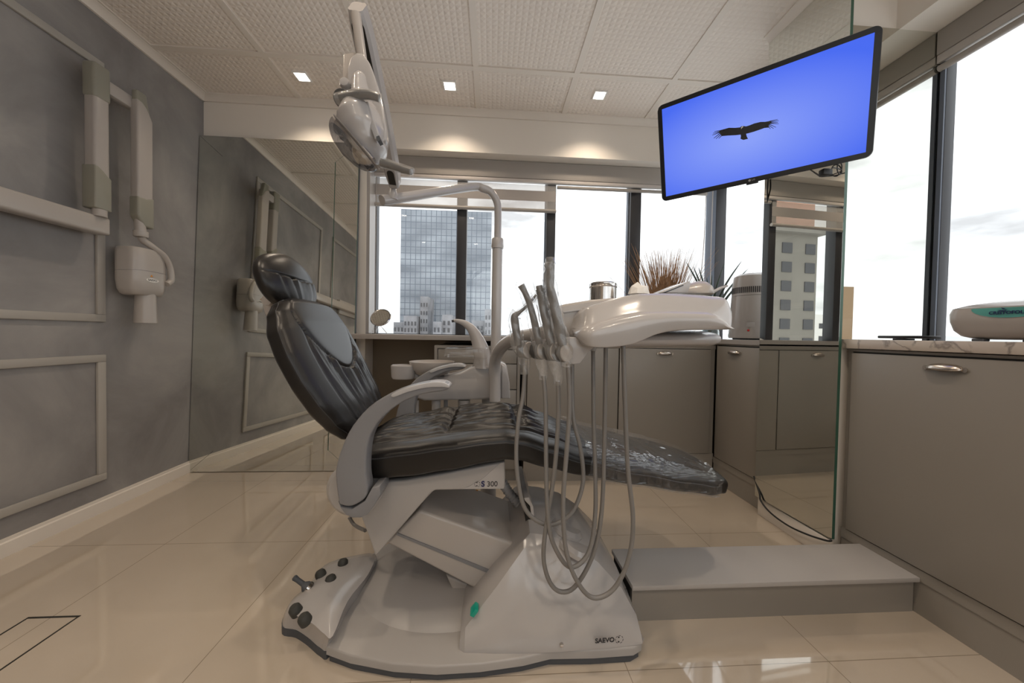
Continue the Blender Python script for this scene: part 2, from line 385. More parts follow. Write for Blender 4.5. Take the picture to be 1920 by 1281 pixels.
# ================================================================== ROOM SHELL
XL, XR, YB, YF, H = -1.99, 1.93, 2.66, -1.7, 2.55
S(box('floor', XL-.1, XR+.1, YF-.1, YB+.1, -.1, 0, M['floor']))
S(box('ceiling', XL-.1, XR+.12, YF-.1, YB+.1, H, H+.1, M['ceil']))
S(box('wall_left', XL-.1, XL, YF-.1, YB+.1, 0, H, M['stucco']))
S(box('wall_front', XL, XR+.1, YF-.1, YF, 0, .95, M['paint']))
S(box('wall_front_head', XL, XR+.1, YF-.1, YF, 2.26, H, M['paint']))
S(box('wall_front_pier', XL, -.45, YF-.1, YF, .95, 2.26, M['paint']))
S(box('wall_back_pier', XL, -.895, 2.50, YB+.1, 0, 2.26, M['paint']))
S(box('wall_back', -.895, XR+.1, YB, YB+.1, 0, .925, M['backpanel']))
S(box('wall_back_beam', XL, XR+.1, 2.50, YB+.1, 2.26, H, M['paint']))
S(box('wall_right', 1.885, XR+.1, YF, YB, 0, .925, M['paint']))
S(box('wall_right_beam', 1.69, XR+.1, YF, 2.50, 2.26, H, M['paint']))
S(box('trim_jamb', -.895, -.872, 2.503, 2.62, .945, 2.26, M['white2']))
# ceiling grid bars and crown
bars = []
for k in range(-1, 6): x = -1.9505+.612*k if k >= 0 else None; bars += [(x-.017, x+.017, YF, 2.455, H-.006, H+.004)] if x is not None and x+.017 < 1.66 else []
for k in range(0, 7):
    y = 2.093-.612*k
    if y > YF: bars.append((XL+.03, 1.66, y-.017, y+.017, H-.0065, H+.004))
S(boxes('trim_ceiling_grid', bars, M['trimpaint']))
def crown(name, a, b, inn):
    a, b, inn = V(a), V(b), V(inn); z = V((0, 0, 1))
    prof = [(0, 0), (.045, 0), (.045, -.008), (.034, -.012), (.018, -.028), (.012, -.04), (0, -.04)]
    S(prism(name, [a+inn*p[0]+z*p[1] for p in prof], b-a, M['trimpaint']))
crown('trim_crown_left', (XL, YF, H), (XL, 2.50, H), (1, 0, 0))
crown('trim_crown_back', (XL, 2.50, H), (1.69, 2.50, H), (0, -1, 0))
crown('trim_crown_right', (1.69, YF, H), (1.69, 1.357, H), (-1, 0, 0))
crown('trim_crown_right_far', (1.69, 1.75, H), (1.69, 2.50, H), (-1, 0, 0))
# column crown (runs up to the mirrored column)
S(prism('trim_crown_column', [(1.462+dx, 1.352, H+dz) for dx, dz in ((0, 0), (-.045, 0), (-.045, -.008), (-.034, -.012), (-.012, -.04), (0, -.04))], (0, .40, 0), M['trimpaint']))
S(prism('baseboard_left', [(XL, YF, 0), (XL+.015, YF, 0), (XL+.015, YF, .058), (XL+.008, YF, .062), (XL+.008, YF, .074), (XL, YF, .074)], (0, 2.50-YF, 0), M['trimpaint']))
# column
S(box('wall_column', 1.478, 1.884, 1.366, 1.75, 0, H, M['paint']))
S(box('baseboard_column', 1.462, 1.478, 1.352, 1.75, 0, .092, M['trimpaint'], b=.003))
# wall mouldings on the left wall
def mframe(y0, y1, z0, z1, idx):
    w_, t = .037, .014; L = [(XL, XL+t, y0, y1, z0, z0+w_), (XL, XL+t, y0, y1, z1-w_, z1), (XL, XL+t, y0, y0+w_, z0+w_, z1-w_), (XL, XL+t, y1-w_, y1, z0+w_, z1-w_)]
    S(boxes('trim_%d' % idx, L, M['mould'], b=.003))
mframe(.76, 1.885, .98, 2.29, 1); mframe(.76, 1.885, .165, .812, 2)
mframe(-.60, .49, .98, 2.29, 3); mframe(-.60, .49, .165, .812, 4)
# floor hatch
S(boxes('trim_floor_hatch', [(-1.492, -1.332, 1.186, 1.192, -.02, .0012), (-1.492, -1.487, .5, 1.188, -.02, .0012), (-1.338, -1.333, .5, 1.188, -.02, .0012)], M['cabdark']))

# ---------- windows
def window_back():
    t = bpy.data.objects.new('window_1', None); C.objects.link(t); t.location = (0, YB, .925); WP[t.name] = V((0, YB, .925)); t['kind'] = 'structure'
    y0, y1 = 2.64, 2.70
    fr = [(-.90, -.868, y0, y1, .925, 2.26), (-.90, 1.9, y0, y1, .925, .945), (-.90, 1.9, y0, y1, 2.2, 2.26)]
    boxes('window_frame', fr, M['frame'], t)
    for a, b in ((-.268, -.195), (.414, .485), (1.075, 1.16)):
        mm_ = box('mullion', a, b, 2.625, 2.71, .945, 2.2, M['frame'], t, .004)
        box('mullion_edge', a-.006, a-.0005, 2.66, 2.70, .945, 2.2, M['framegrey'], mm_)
    box('pane', -.87, 1.76, 2.672, 2.678, .945, 2.2, M['glass'], t)
    box('corner_post', 1.76, 1.845, 2.61, 2.72, .925, 2.26, M['frame'], t, .004)
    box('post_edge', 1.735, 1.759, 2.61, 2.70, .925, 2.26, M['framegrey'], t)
    return t
window_back()
def window_right():
    t = bpy.data.objects.new('window_2', None); C.objects.link(t); t.location = (1.9, 0, .925); WP[t.name] = V((1.9, 0, .925)); t['kind'] = 'structure'
    boxes('window_frame', [(1.885, 1.93, YF, 2.60, .925, .94), (1.885, 1.93, YF, 2.60, 2.2, 2.26)], M['frame'], t)
    for y, w_ in ((1.333, .0205), (.15, .042), (-1.0, .042)):
        a = box('mullion', 1.885, 1.93, y, y+w_, .94, 2.2, M['frame'], t, .002)
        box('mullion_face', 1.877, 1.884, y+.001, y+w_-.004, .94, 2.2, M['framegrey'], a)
    box('pane', 1.846, 1.925, 2.662, 2.668, .94, 2.2, M['glass'], t)
    box('pane', 1.912, 1.918, YF, 1.3535, .94, 2.2, M['glass'], t)
    box('pane', 1.912, 1.918, 1.75, 2.66, .94, 2.2, M['glass'], t)
window_right()
def window_front():
    t = bpy.data.objects.new('window_3', None); C.objects.link(t); t.location = (.7, YF, .95); WP[t.name] = V((.7, YF, .95)); t['kind'] = 'structure'
    for x in (-.45, .33, 1.10, 1.86): box('mullion', x, x+.06, YF-.08, YF-.02, .95, 2.26, M['frame'], t)
    box('pane', -.44, 1.90, YF-.055, YF-.05, .95, 2.26, M['glass'], t)
window_front()

# ---------- leaning wall mirror with bevelled border
def tilt_pts(pts, y0, y1, z0, z1):
    return pts
def wall_mirror():
    t = thing('wall_mirror', (-1.46, 2.37, 0), 'large frameless mirror with wide mirrored border, standing in the corner beside the grey wall', 'mirror')
    k = .0395; Yp = lambda z, e=0: 2.372+k*z-e
    x0, x1, z0, z1, b = -1.985, -.935, .004, 2.262, .155
    def slab(name, xz, e, th, mt, par):
        bm = bmesh.new()
        f = [bm.verts.new((x, Yp(z, e), z)) for x, z in xz]; g = [bm.verts.new((x, Yp(z, e)+th, z)) for x, z in xz]; n = len(xz)
        bm.faces.new(f); bm.faces.new(g[::-1]).material_index = 1
        for i in range(n): bm.faces.new((f[i], g[i], g[(i+1) % n], f[(i+1) % n])).material_index = 1
        return fin(name, bm, [M['mirror'], M['mirroredge']], par, smooth=False)
    g = .0012
    slab('mirror_pane', [(x0+b+g, z0+b*.9), (x1-b-g, z0+b*.9), (x1-b-g, z1-b*.9), (x0+b+g, z1-b*.9)], .006, .014, None, t)
    B = [(x0, z0), (x1, z0), (x1, z1), (x0, z1)]; I = [(x0+b, z0+b*.9), (x1-b, z0+b*.9), (x1-b, z1-b*.9), (x0+b, z1-b*.9)]
    for i in range(4):
        j = (i+1) % 4; q = [V((*B[i], 0)), V((*B[j], 0)), V((*I[j], 0)), V((*I[i], 0))]; c = sum(q, V())/4
        q = [c+(p-c)*.9985 for p in q]
        slab('mirror_border', [(p.x, p.y) for p in q], 0, .008, None, t)
    prism('backing_board', [(x0, Yp(z0)+.012, z0), (x0, Yp(z1)+.012, z1), (x0, Yp(z1)+.032, z1), (x0, Yp(z0)+.032, z0)], (x1-x0, 0, 0), M['greydark'], t)
wall_mirror()
def column_mirrors():
    t = thing('column_mirror', (1.47, 1.55, .1), 'tall narrow mirror cladding the side of the column under the screen', 'mirror')
    dl = -.055
    def X(y): return 1.464+(y-1.36)*dl
    def sl(name, y0, y1, z0, z1, th, par):
        bm = bmesh.new(); vs = []
        q = [(X(y0), y0), (X(y1), y1), (1.4775, y1), (1.4775, y0)]
        a = [bm.verts.new((x, y, z0)) for x, y in q]; c = [bm.verts.new((x, y, z1)) for x, y in q]
        bm.faces.new(a[::-1]).material_index = 1; bm.faces.new(c).material_index = 1
        for i in range(4):
            f = bm.faces.new((a[i], a[(i+1) % 4], c[(i+1) % 4], c[i])); f.material_index = 0 if i == 0 else 1
        return fin(name, bm, [M['mirror'], M['mirroredge']], par, smooth=False)
    sl('mirror_pane', 1.350, 1.748, .102, 2.512, 0, t)
    t2 = thing('column_mirror', (1.68, 1.36, .956), 'frameless mirror on the near face of the column, standing on the marble counter', 'mirror')
    bm = bmesh.new(); bbox(bm, 1.470, 1.9105, 1.3545, 1.3655, .956, 2.262)
    for f in bm.faces:
        f.normal_update(); f.material_index = 0 if f.calc_center_median().y < 1.355 else 1
    fin('mirror_pane', bm, [M['mirror'], M['mirroredge']], t2, smooth=False)
column_mirrors()

# ---------- blinds
def blinds():
    t = thing('zebra_blind', (-.22, 2.60, 2.0), 'zebra roller blind with beige and sheer bands, half lowered over the back window', 'blind')
    x0, x1 = -.872, .478
    box('pelmet', x0-.0, 1.685, 2.585, 2.638, 2.13, 2.258, M['pelmet'], t, .006)
    box('pelmet_strip', x0, 1.685, 2.590, 2.62, 2.105, 2.129, M['strip'], t, .002)
    zs = [(2.095, 2.05, 'sheer'), (2.05, 1.972, 'blind'), (1.972, 1.915, 'sheer')]
    for a, b, m_ in zs: box('sheer_band' if m_ == 'sheer' else 'fabric_band', x0, x1, 2.606, 2.6075, b, a, M[m_], t)
    tube('bottom_rail', [(x0-.004, 2.607, 1.90), (x1+.004, 2.607, 1.90)], .014, M['pelmet'], t, sm=0)
    tube('bottom_rail', [(.49, 2.612, 2.085), (1.68, 2.612, 2.085)], .013, M['pelmet'], t, sm=0)
    tube('pull_cord', [(-.877, 2.60, 2.10), (-.879, 2.60, 1.6), (-.882, 2.59, 1.1), (-.87, 2.58, .96), (-.862, 2.60, 1.1), (-.861, 2.60, 2.1)], .0016, M['strip'], t, n=6)
    t = thing('blind_cord', (1.6, 2.58, 1.0), 'thin beaded blind cords hanging at the dark corner post', 'cord')
    tube('cord_strand', [(1.655, 2.58, 2.10), (1.64, 2.575, 1.6), (1.585, 2.57, 1.05)], .003, M['strip'], t, n=6)
    tube('cord_strand', [(1.705, 2.575, 2.10), (1.70, 2.57, 1.6), (1.71, 2.57, 1.05)], .003, M['strip'], t, n=6)
    t = thing('roller_blind', (1.87, .4, 2.1), 'rolled-up roller blind in its taupe headrail along the right window', 'blind')
    box('pelmet', 1.858, 1.884, YF, 1.352, 2.16, 2.258, M['pelmet'], t, .003)
    box('pelmet_strip', 1.861, 1.884, YF, 1.352, 2.125, 2.158, M['strip'], t, .002)
    tube('fabric_roll', [(1.874, YF+.01, 2.105), (1.874, 1.35, 2.105)], .014, M['pelmet'], t, sm=0)
blinds()

# ---------- downlights
def downlight(x, y, label, vis=True, power=7.0):
    t = thing('downlight', (x, y, H-.01), label, 'ceiling light', 'square recessed downlights')
    s = .042
    boxes('trim_ring', [(x-s, x+s, y-s, y-s+.008, H-.009, H-.001), (x-s, x+s, y+s-.008, y+s, H-.009, H-.001), (x-s, x-s+.008, y-s+.008, y+s-.008, H-.009, H-.001), (x+s-.008, x+s, y-s+.008, y+s-.008, H-.009, H-.001)], M['lampwhite'], t)
    lathe('lamp_lens', [(0, 0), (.024, 0), (.03, .003), (.03, .006)], (x, y, H-.0075), M['led'], t, n=24)
    box('lamp_housing', x-.034, x+.034, y-.034, y+.034, H-.0012, H-.0002, M['led'], t)
    l = bpy.data.lights.new('downlight_beam', 'SPOT'); l.energy = power; l.color = LAMP_COL; l.spot_size = math.radians(125); l.spot_blend = .8; l.shadow_soft_size = .03
    lo = bpy.data.objects.new('downlight_beam', l); C.objects.link(lo); lo.parent = t; lo.location = (0, 0, -.012)
PW = 16
downlight(-1.206, 2.25, 'leftmost square downlight of the lit row, left of the surgical lamp', power=PW)
downlight(-.289, 2.25, 'middle square downlight of the lit row, right of the surgical lamp', power=PW)
downlight(.692, 2.25, 'rightmost square downlight of the lit row, left of the wall screen', power=PW)
for x, xn in ((-1.2, 'nearest the grey wall'), (-.29, 'in the middle'), (.69, 'nearest the windows')):  # two unseen rows behind the camera, added to lift the interior light
    for y, yn in ((.6, 'first'), (-.75, 'second')): downlight(x, y, 'square downlight %s of the %s added unseen row nearer the viewer' % (xn, yn), power=PW*1.6)

# ---------- cabinets
def cup_pull(c, along, out, parent, L=.112):
    c, A, O = V(c), V(along).normalized(), V(out).normalized(); up = V((0, 0, 1)); bm = bmesh.new(); N, K = 20, 8; rows = []
    for i in range(N+1):
        a = -1+2*i/N; prof = math.sqrt(max(0, 1-abs(a)**2.6)); row = []
        for k in range(K+1):
            th = math.pi/2*k/K*1.15
            row.append(bm.verts.new(c+A*a*L*.42+O*(math.sin(th)*.022*prof+.001)+up*(math.cos(th)*.019*prof-.004)))
        rows.append(row)
    for a, b in zip(rows, rows[1:]):
        for k in range(K): bm.faces.new((a[k], a[k+1], b[k+1], b[k]))
    for s in (-1, 1):
        ring = [bm.verts.new(c+A*(s*L*.44+math.cos(t)*L*.06)+up*(math.sin(t)*.008-.003)+O*.002) for t in [2*math.pi*j/12 for j in range(12)]]
        bm.faces.new(ring); top = [bm.verts.new(v.co+O*.003) for v in ring]; bm.faces.new(top)
        for j in range(12): bm.faces.new((ring[j], top[j], top[(j+1) % 12], ring[(j+1) % 12]))
    bmesh.ops.remove_doubles(bm, verts=bm.verts, dist=.0003)
    o = fin('handle', bm, M['nickel'], parent, angle=60, label='cup-shaped brushed nickel handle')
    md = o.modifiers.new('t', 'SOLIDIFY'); md.thickness = .0015
    return o
def cab_right(y0, y1, name_label, doors, hy):
    t = thing('base_cabinet', (1.7, (y0+y1)/2, 0), name_label, 'cabinet')
    XF = 1.505
    boxes('carcass', [(XF+.004, 1.884, y0, y1, .0, .915)], M['cab'], t)
    for za, zb in ((.118, .158), (.906, .9149)): box('face_rail', XF-.004, XF+.003, y0, y1, za, zb, M['cab'], t)
    box('plinth', XF, XF+.0035, y0, y1, .0, .117, M['cab'], t)
    for (a, b), h in zip(doors, hy):
        boxes('shadow_gap', [(XF+.0005, XF+.0035, a-.005, b+.005, .1585, .9055)], M['cabdark'], t)
        d = box('door', XF-.012, XF, a, b, .164, .900, M['cab'], t, .0015)
        if h is not None: cup_pull((XF-.012, h, .866), (0, 1, 0), (-1, 0, 0), d)
cab_right(-.6, 1.348, 'taupe base cabinet under the marble counter at the right, nearest the viewer', [(.30, 1.322), (-.58, .29)], [1.03, -.2])
cab_right(1.752, 2.185, 'narrow taupe base cabinet between the mirrored column and the back corner', [(1.79, 2.165)], [2.0])
def cab_back(x0, x1, label, doors, hx):
    t = thing('base_cabinet', ((x0+x1)/2, 2.4, 0), label, 'cabinet'); YFc = 2.19
    boxes('carcass', [(x0, x1, YFc+.004, 2.655, .0, .905)], M['cab'], t)
    for za, zb in ((.14, .178), (.878, .9049)): box('face_rail', x0, x1, YFc-.004, YFc+.003, za, zb, M['cab'], t)
    box('plinth', x0, x1, YFc+.0, YFc+.0035, .0, .139, M['cab'], t)
    for (a, b), h in zip(doors, hx):
        boxes('shadow_gap', [(a-.004, b+.004, YFc+.0005, YFc+.0035, .1785, .8775)], M['cabdark'], t)
        d = box('door', a, b, YFc-.012, YFc, .182, .874, M['cab'], t, .0015)
        cup_pull((h, YFc-.012, .846), (1, 0, 0), (0, -1, 0), d)
cab_back(.225, 1.50, 'taupe two-door base cabinet along the back window, behind the instrument tray', [(.84+.004, 1.462), (.24, .836)], [1.146, .52])
def drawer_unit():
    t = thing('drawer_unit', (-.08, 2.4, 0), 'taupe three-drawer unit tucked under the thin window shelf', 'drawer unit')
    x0, x1, Y = -.354, .192, 2.20
    boxes('carcass', [(x0, x1, Y+.004, 2.655, .0, .876)], M['cab'], t)
    boxes('face_frame', [(x0, x1, Y-.018, Y+.003, .858, .876), (x0, x0+.018, Y-.018, Y+.003, .05, .858), (x1-.018, x1, Y-.018, Y+.003, .05, .858)], M['cab'], t)
    for a, b in ((.765, .852), (.600, .759), (.33, .594), (.08, .324)): box('drawer', x0+.024, x1-.022, Y-.014, Y+.0025, a, b, M['cab'], t, .0015)
drawer_unit()
def counters():
    t = thing('countertop', (1.7, .4, .917), 'veined beige marble countertop along the right window', 'countertop')
    box('marble_slab', 1.482, 1.884, YF, 1.352, .918, .955, M['marble'], t, .002)
    t = thing('countertop', (1.2, 2.4, .906), 'grey L-shaped worktop along the back window, turning at the corner behind the column', 'countertop')
    bm = bmesh.new(); P = [(.19, 2.172), (1.486, 2.172), (1.486, 1.752), (1.884, 1.752), (1.884, 2.638), (.19, 2.638)]
    a = [bm.verts.new((x, y, .9155)) for x, y in P]; b = [bm.verts.new((x, y, .944)) for x, y in P]
    bm.faces.new(a[::-1]); bm.faces.new(b)
    for i in range(6): bm.faces.new((a[i], a[(i+1) % 6], b[(i+1) % 6], b[i]))
    fin('worktop_slab', bm, M['counter'], t, smooth=False)
    t = thing('window_shelf', (-.4, 2.4, .906), 'thin taupe shelf board below the back window, left of the light pole', 'shelf')
    box('shelf_board', -.928, .186, 2.19, 2.638, .908, .940, M['counter'], t, .002)
counters()
def step():
    t = thing('step_platform', (1.0, 1.17, 0), 'low taupe step platform on the floor between the chair base and the right cabinet', 'step')
    box('top_board', .478, 1.500, 1.076, 1.272, .116, .132, M['step'], t, .002)
    box('riser', .484, 1.500, 1.094, 1.262, .0, .1155, M['cab'], t)
    box('end_gap', .4795, .4835, 1.098, 1.25, .002, .117, M['cabdark'], t)
step()

# ================================================================== DENTAL CHAIR
YC = 1.25
chair = thing('dental_chair', (0, YC, 0), 'reclined dental chair in black leatherette on a white lift base with grey armrests', 'dental chair')
seat_zb = interp([(-.45, .528), (-.35, .512), (-.24, .521), (-.13, .539), (0, .563), (.05, .570), (.10, .566), (.18, .544), (.28, .519), (.46, .484), (.63, .453), (.76, .428), (.83, .418)])
seat_zt = interp([(-.45, .57), (-.35, .603), (-.24, .618), (-.13, .634), (0, .650), (.05, .653), (.10, .647), (.18, .622), (.28, .588), (.46, .548), (.63, .513), (.76, .487), (.83, .468)])
seat_w = interp([(-.45, .13), (-.43, .20), (-.39, .235), (-.30, .25), (-.1, .255), (.1, .25), (.4, .238), (.6, .222), (.72, .205), (.79, .175), (.82, .13), (.832, .06)])
seat_t = interp([(-.45, .25), (-.43, .6), (-.38, .95), (-.33, 1), (.72, 1), (.79, .9), (.82, .62), (.832, .25)])
X0s, X1s = -.45, .832
def seatP(t): x = X0s+(X1s-X0s)*t; return V((x, YC, (seat_zb(x)+seat_zt(x))/2))
rnd = random.Random(3)
ph = [rnd.uniform(0, 6.28) for _ in range(12)]
def seat_disp(t, u):
    x = X0s+(X1s-X0s)*t; y = u*.25; c = .012*(1-u*u)           # crown
    if x > .34: return c
    inside = 1/(1+math.exp((abs(u)-.72)*28))                      # gathered middle panel
    wv = 0
    for tx, sg in ((-.13, 1), (.09, 1)):
        d = abs(x-tx); g = math.exp(-d/.09)
        fold = sum(math.sin(y*fr+ph[i]+x*sl) for i, (fr, sl) in enumerate(((190, 8), (290, -14), (120, 20))))
        wv += g*fold*.0052
        c -= inside*.017*math.exp(-(d/.014)**2)*(1 if abs(u) < .62 else .4)
    seamd = abs(abs(u)-.72); c -= .004*math.exp(-(seamd/.02)**2)
    fade = 1/(1+math.exp((x-.27)*40))
    c += inside*(wv+.0022*math.sin(y*180+ph[5]+5*math.sin(x*9))+.0014*math.sin(y*320+x*30))*fade + inside*.006*fade
    return c
cushion('seat', seatP, (0, 1, 0), lambda t: seat_w(X0s+(X1s-X0s)*t), lambda t: (seat_zt(X0s+(X1s-X0s)*t)-seat_zb(X0s+(X1s-X0s)*t))/2*seat_t(X0s+(X1s-X0s)*t),
        M['leather'], chair, nt_=260, nr=260, ex=.2, ef=.42, disp=seat_disp)
bm = bmesh.new()
for s in (-1, 1):
    P = []
    for i in range(60):
        x = -.40+1.16*i/59; P.append(V((x, YC+s*(seat_w(x)+.0005), seat_zt(x)-.022*seat_t(x))))
    btube(bm, P, .0022, 6)
fin('seam_piping', bm, M['thread'], chair)
# plastic film over the foot end
def film():
    t = thing('plastic_foot_cover', (.55, YC, .44), 'clear crinkled plastic sleeve pulled over the foot end of the dental chair', 'plastic cover')
    bm = bmesh.new(); rings = []; NR, NT = 140, 60
    for i in range(NT+1):
        x = .305+.455*i/NT; zt, zb = seat_zt(x), seat_zb(x); w_ = seat_w(x)+.006; zc = (zt+zb)/2; hh = (zt-zb)/2*seat_t(x)+.005; ring = []
        for k in range(NR):
            a = 2*math.pi*k/NR; c, s = math.cos(a), math.sin(a); uu = math.copysign(abs(c)**.2, c); nn = math.copysign(abs(s)**.42, s)
            wr = .0022*math.sin(14*a+9*math.sin(x*17))*math.sin(x*70+3*a)+.0012*math.sin(31*a+x*120)
            lift = (.013*(1-uu*uu)+.006+.006*abs(math.sin(x*13+uu*4))) if s > 0 else 0
            ring.append(bm.verts.new((x+(.006*math.sin(5*a) if i in (0, NT) else 0), YC+uu*(w_+wr), zc+nn*hh+lift+wr*.6)))
        rings.append(ring)
    for a, b in zip(rings, rings[1:]):
        for k in range(NR): bm.faces.new((a[k], a[(k+1) % NR], b[(k+1) % NR], b[k]))
    fin('film_sleeve', bm, M['film'], t, angle=180)
film()
# backrest
bB = V((-.425, YC, .592)); bT = V((-.672, YC, 1.055)); bd = (bT-bB); BL = bd.length
bN = V((0, 1, 0)).cross(bd).normalized()
if bN.x < 0: bN = -bN
def backP(t): return bB+bd*t + bN*(-.012*math.sin(t*math.pi))
b_w = interp([(0, .06), (.02, .11), (.07, .165), (.16, .205), (.3, .232), (.45, .245), (.62, .247), (.76, .235), (.88, .20), (.95, .16), (.985, .11), (1, .06)])
b_t = interp([(0, .006), (.02, .018), (.08, .034), (.25, .042), (.8, .042), (.93, .034), (.98, .02), (1, .006)])
def back_disp(t, u):
    v = t; c = .013*(1-u*u)
    # U shaped seam between the smooth upper pad and the gathered lower panel
    ustar = .46+.33*abs(u/.72)**2.0
    if abs(u) < .80:
        d = v-ustar; c -= .007*math.exp(-(d/.010)**2); 
        if d > 0: c += .006*math.exp(-d*3)*(1-math.exp(-d*30))
        else:
            g = math.exp(d*5.5)*(1-math.exp(d*40)); edge = 1-min(1, abs(u/.66))**6
            xx = u*(1+.55*(-d)); c += edge*g*.0062*(math.sin(xx*40+ph[1])+.8*math.sin(xx*67+ph[2])+.5*math.sin(xx*97+ph[3])) + .004*edge
            c += edge*.0035*math.exp(d*2)*math.sin(xx*24+ph[4])
    s = abs(abs(u)-.66); c -= .004*math.exp(-(s/.022)**2)*(1 if v < ustar else .0)
    return c
def mk_back():
    bm = bmesh.new(); rings = []; NT, NR = 220, 240
    for i in range(NT+1):
        t = i/NT; p = backP(t); ring = []
        for uu, nn, top in section(NR, .5, .55):
            off = nn*b_t(t)
            if top: off += back_disp(t, uu)*min(1, nn*1.3)*min(1, b_t(t)/.03)
            ring.append(bm.verts.new(p+V((0, 1, 0))*uu*b_w(t)+bN*off))
        rings.append(ring)
    for a, b in zip(rings, rings[1:]):
        for k in range(NR): bm.faces.new((a[k], a[(k+1) % NR], b[(k+1) % NR], b[k]))
    bm.faces.new(rings[0][::-1]); bm.faces.new(rings[-1]); o = fin('backrest', bm, M['leather'], chair, angle=80)
    bm = bmesh.new()
    for e in (.35, -.2):
        P = []
        for i in range(90):
            t = .02+.96*(i/89); P.append(backP(t)+V((0, -1, 0))*(b_w(t)*.985+.001)+bN*(b_t(t)*e))
        btube(bm, P, .0016, 6)
        btube(bm, [V((p.x, 2*YC-p.y, p.z)) for p in P], .0016, 6)
    fin('stitching', bm, M['thread'], o)
mk_back()
# headrest
hc = V((-.715, YC, 1.115)); hv = V((-.35, 0, 1)).normalized(); hn = V((0, 1, 0)).cross(hv).normalized()
if hn.x < 0: hn = -hn
def mk_head():
    bm = bmesh.new(); rings = []; NT, NR = 90, 110
    for i in range(NT+1):
        t = -1+2*i/NT; w_ = .151*max(.02, (1-abs(t)**2.3))**.5; th = .041*max(.02, (1-abs(t)**2.6))**.5; ring = []
        for k in range(NR):
            a = 2*math.pi*k/NR; c, s = math.cos(a), math.sin(a); uu = math.copysign(abs(c)**.8, c); nn = math.copysign(abs(s)**.8, s)
            off = nn*th
            if s > 0:
                y = uu; d = t-(-.05+.25*y*y); off += s*(.012*(1-y*y)-.006*math.exp(-(d/.035)**2))
                if d < 0: off += s*.0042*(math.sin(y*24+1)+.7*math.sin(y*41))*math.exp(d*2.0)*(1-y*y)
            ring.append(bm.verts.new(hc+hv*t*.104+V((0, 1, 0))*uu*w_+hn*off))
        rings.append(ring)
    for a, b in zip(rings, rings[1:]):
        for k in range(NR): bm.faces.new((a[k], a[(k+1) % NR], b[(k+1) % NR], b[k]))
    bm.faces.new(rings[0][::-1]); bm.faces.new(rings[-1]); o = fin('headrest', bm, M['leather'], chair, angle=80)
    bm = bmesh.new(); P = []
    for i in range(80):
        t = 2*math.pi*i/79; P.append(hc+hv*.1035*math.sin(t)*.985+V((0, 1, 0))*.1515*math.cos(t)*(1 if True else 0)*(.985))
    btube(bm, P, .0018, 6); fin('stitching', bm, M['thread'], o)
    tube('headrest_bracket', [hc-hn*.03-hv*.02, hc-hn*.065-hv*.06, hc-hn*.06-hv*.12, backP(.93)-bN*.045], [.03, .035, .03, .022], M['warmwhite'], chair, n=16)
    lathe('bracket_knob', [(0, 0), (.017, 0), (.020, .006), (.017, .025), (0, .028)], hc-hn*.05-hv*.05+V((0, -.04, 0)), M['warmwhite'], chair, axis=(0, -1, 0), n=20)
mk_head()
# rigid shell behind the backrest
def back_shell():
    rings = []
    for i in range(24):
        t = .04+.86*i/23; w_ = b_w(t)*.80; p = backP(t)-bN*(b_t(t)*.8); ring = []
        for k in range(16):
            a = 2*math.pi*k/16; ring.append(p+V((0, 1, 0))*math.copysign(abs(math.cos(a))**.6, math.cos(a))*w_+bN*math.sin(a)*.016)
        rings.append(ring)
    loft('back_shell', rings, M['white2'], chair, angle=60)
back_shell()
# hinge cover at the base of the back
lathe('hinge_cover', [(0, 0), (.07, 0), (.082, .012), (.082, .42), (.07, .432), (0, .432)], (-.40, 1.03, .478), M['white2'], chair, axis=(0, 1, 0), n=40)
# armrests
arm_px = [(634, 940), (629, 900), (630, 875), (641, 838), (660, 800), (690, 765), (724, 742), (760, 727), (800, 718), (828, 717), (841, 722), (841, 729), (828, 734), (800, 738), (775, 745), (745, 760), (715, 785), (695, 815), (687, 850), (686, 890), (689, 915), (684, 935), (660, 950), (640, 948)]
def armrest(dy, lab):
    pts = crv([onY(x, y, .945)+V((0, dy, 0)) for x, y in arm_px], 3, closed=True)
    a = prism('armrest', pts, (0, .05, 0), M['grey'], chair, .014, 3, ang=40, label=lab)
    # softer pad along the top
    P = [onY(x, y, .97)+V((0, dy, 0)) for x, y in ((700, 757), (726, 742), (760, 729), (800, 720), (826, 719), (838, 723))]
    pts2 = [onY(x, y, .94)+V((0, dy, 0)) for x, y in [(735, 739), (760, 728), (800, 718.5), (826, 717), (840, 722), (842, 727), (828, 726), (800, 727), (765, 735), (738, 745)]]
    prism('arm_pad', crv(pts2, 3, closed=True), (0, .062, 0), M['greylight'], a, .006, 3, ang=40, label='lighter grey pad on the arm end')
    return a
armrest(0, 'near grey curved armrest'); armrest(.585, 'far grey curved armrest')
pxprism('armrest_mount', [(634, 940), (640, 952), (660, 955), (684, 940), (697, 916), (712, 912), (713, 928), (702, 948), (688, 966), (676, 971), (660, 971), (648, 965), (638, 952)], .948, 1.03, M['grey'], chair, .006)
tube('armrest_bracket', [(-.38, 1.50, .47), (-.38, 1.57, .48)], .035, M['grey'], chair, sm=0, n=20)
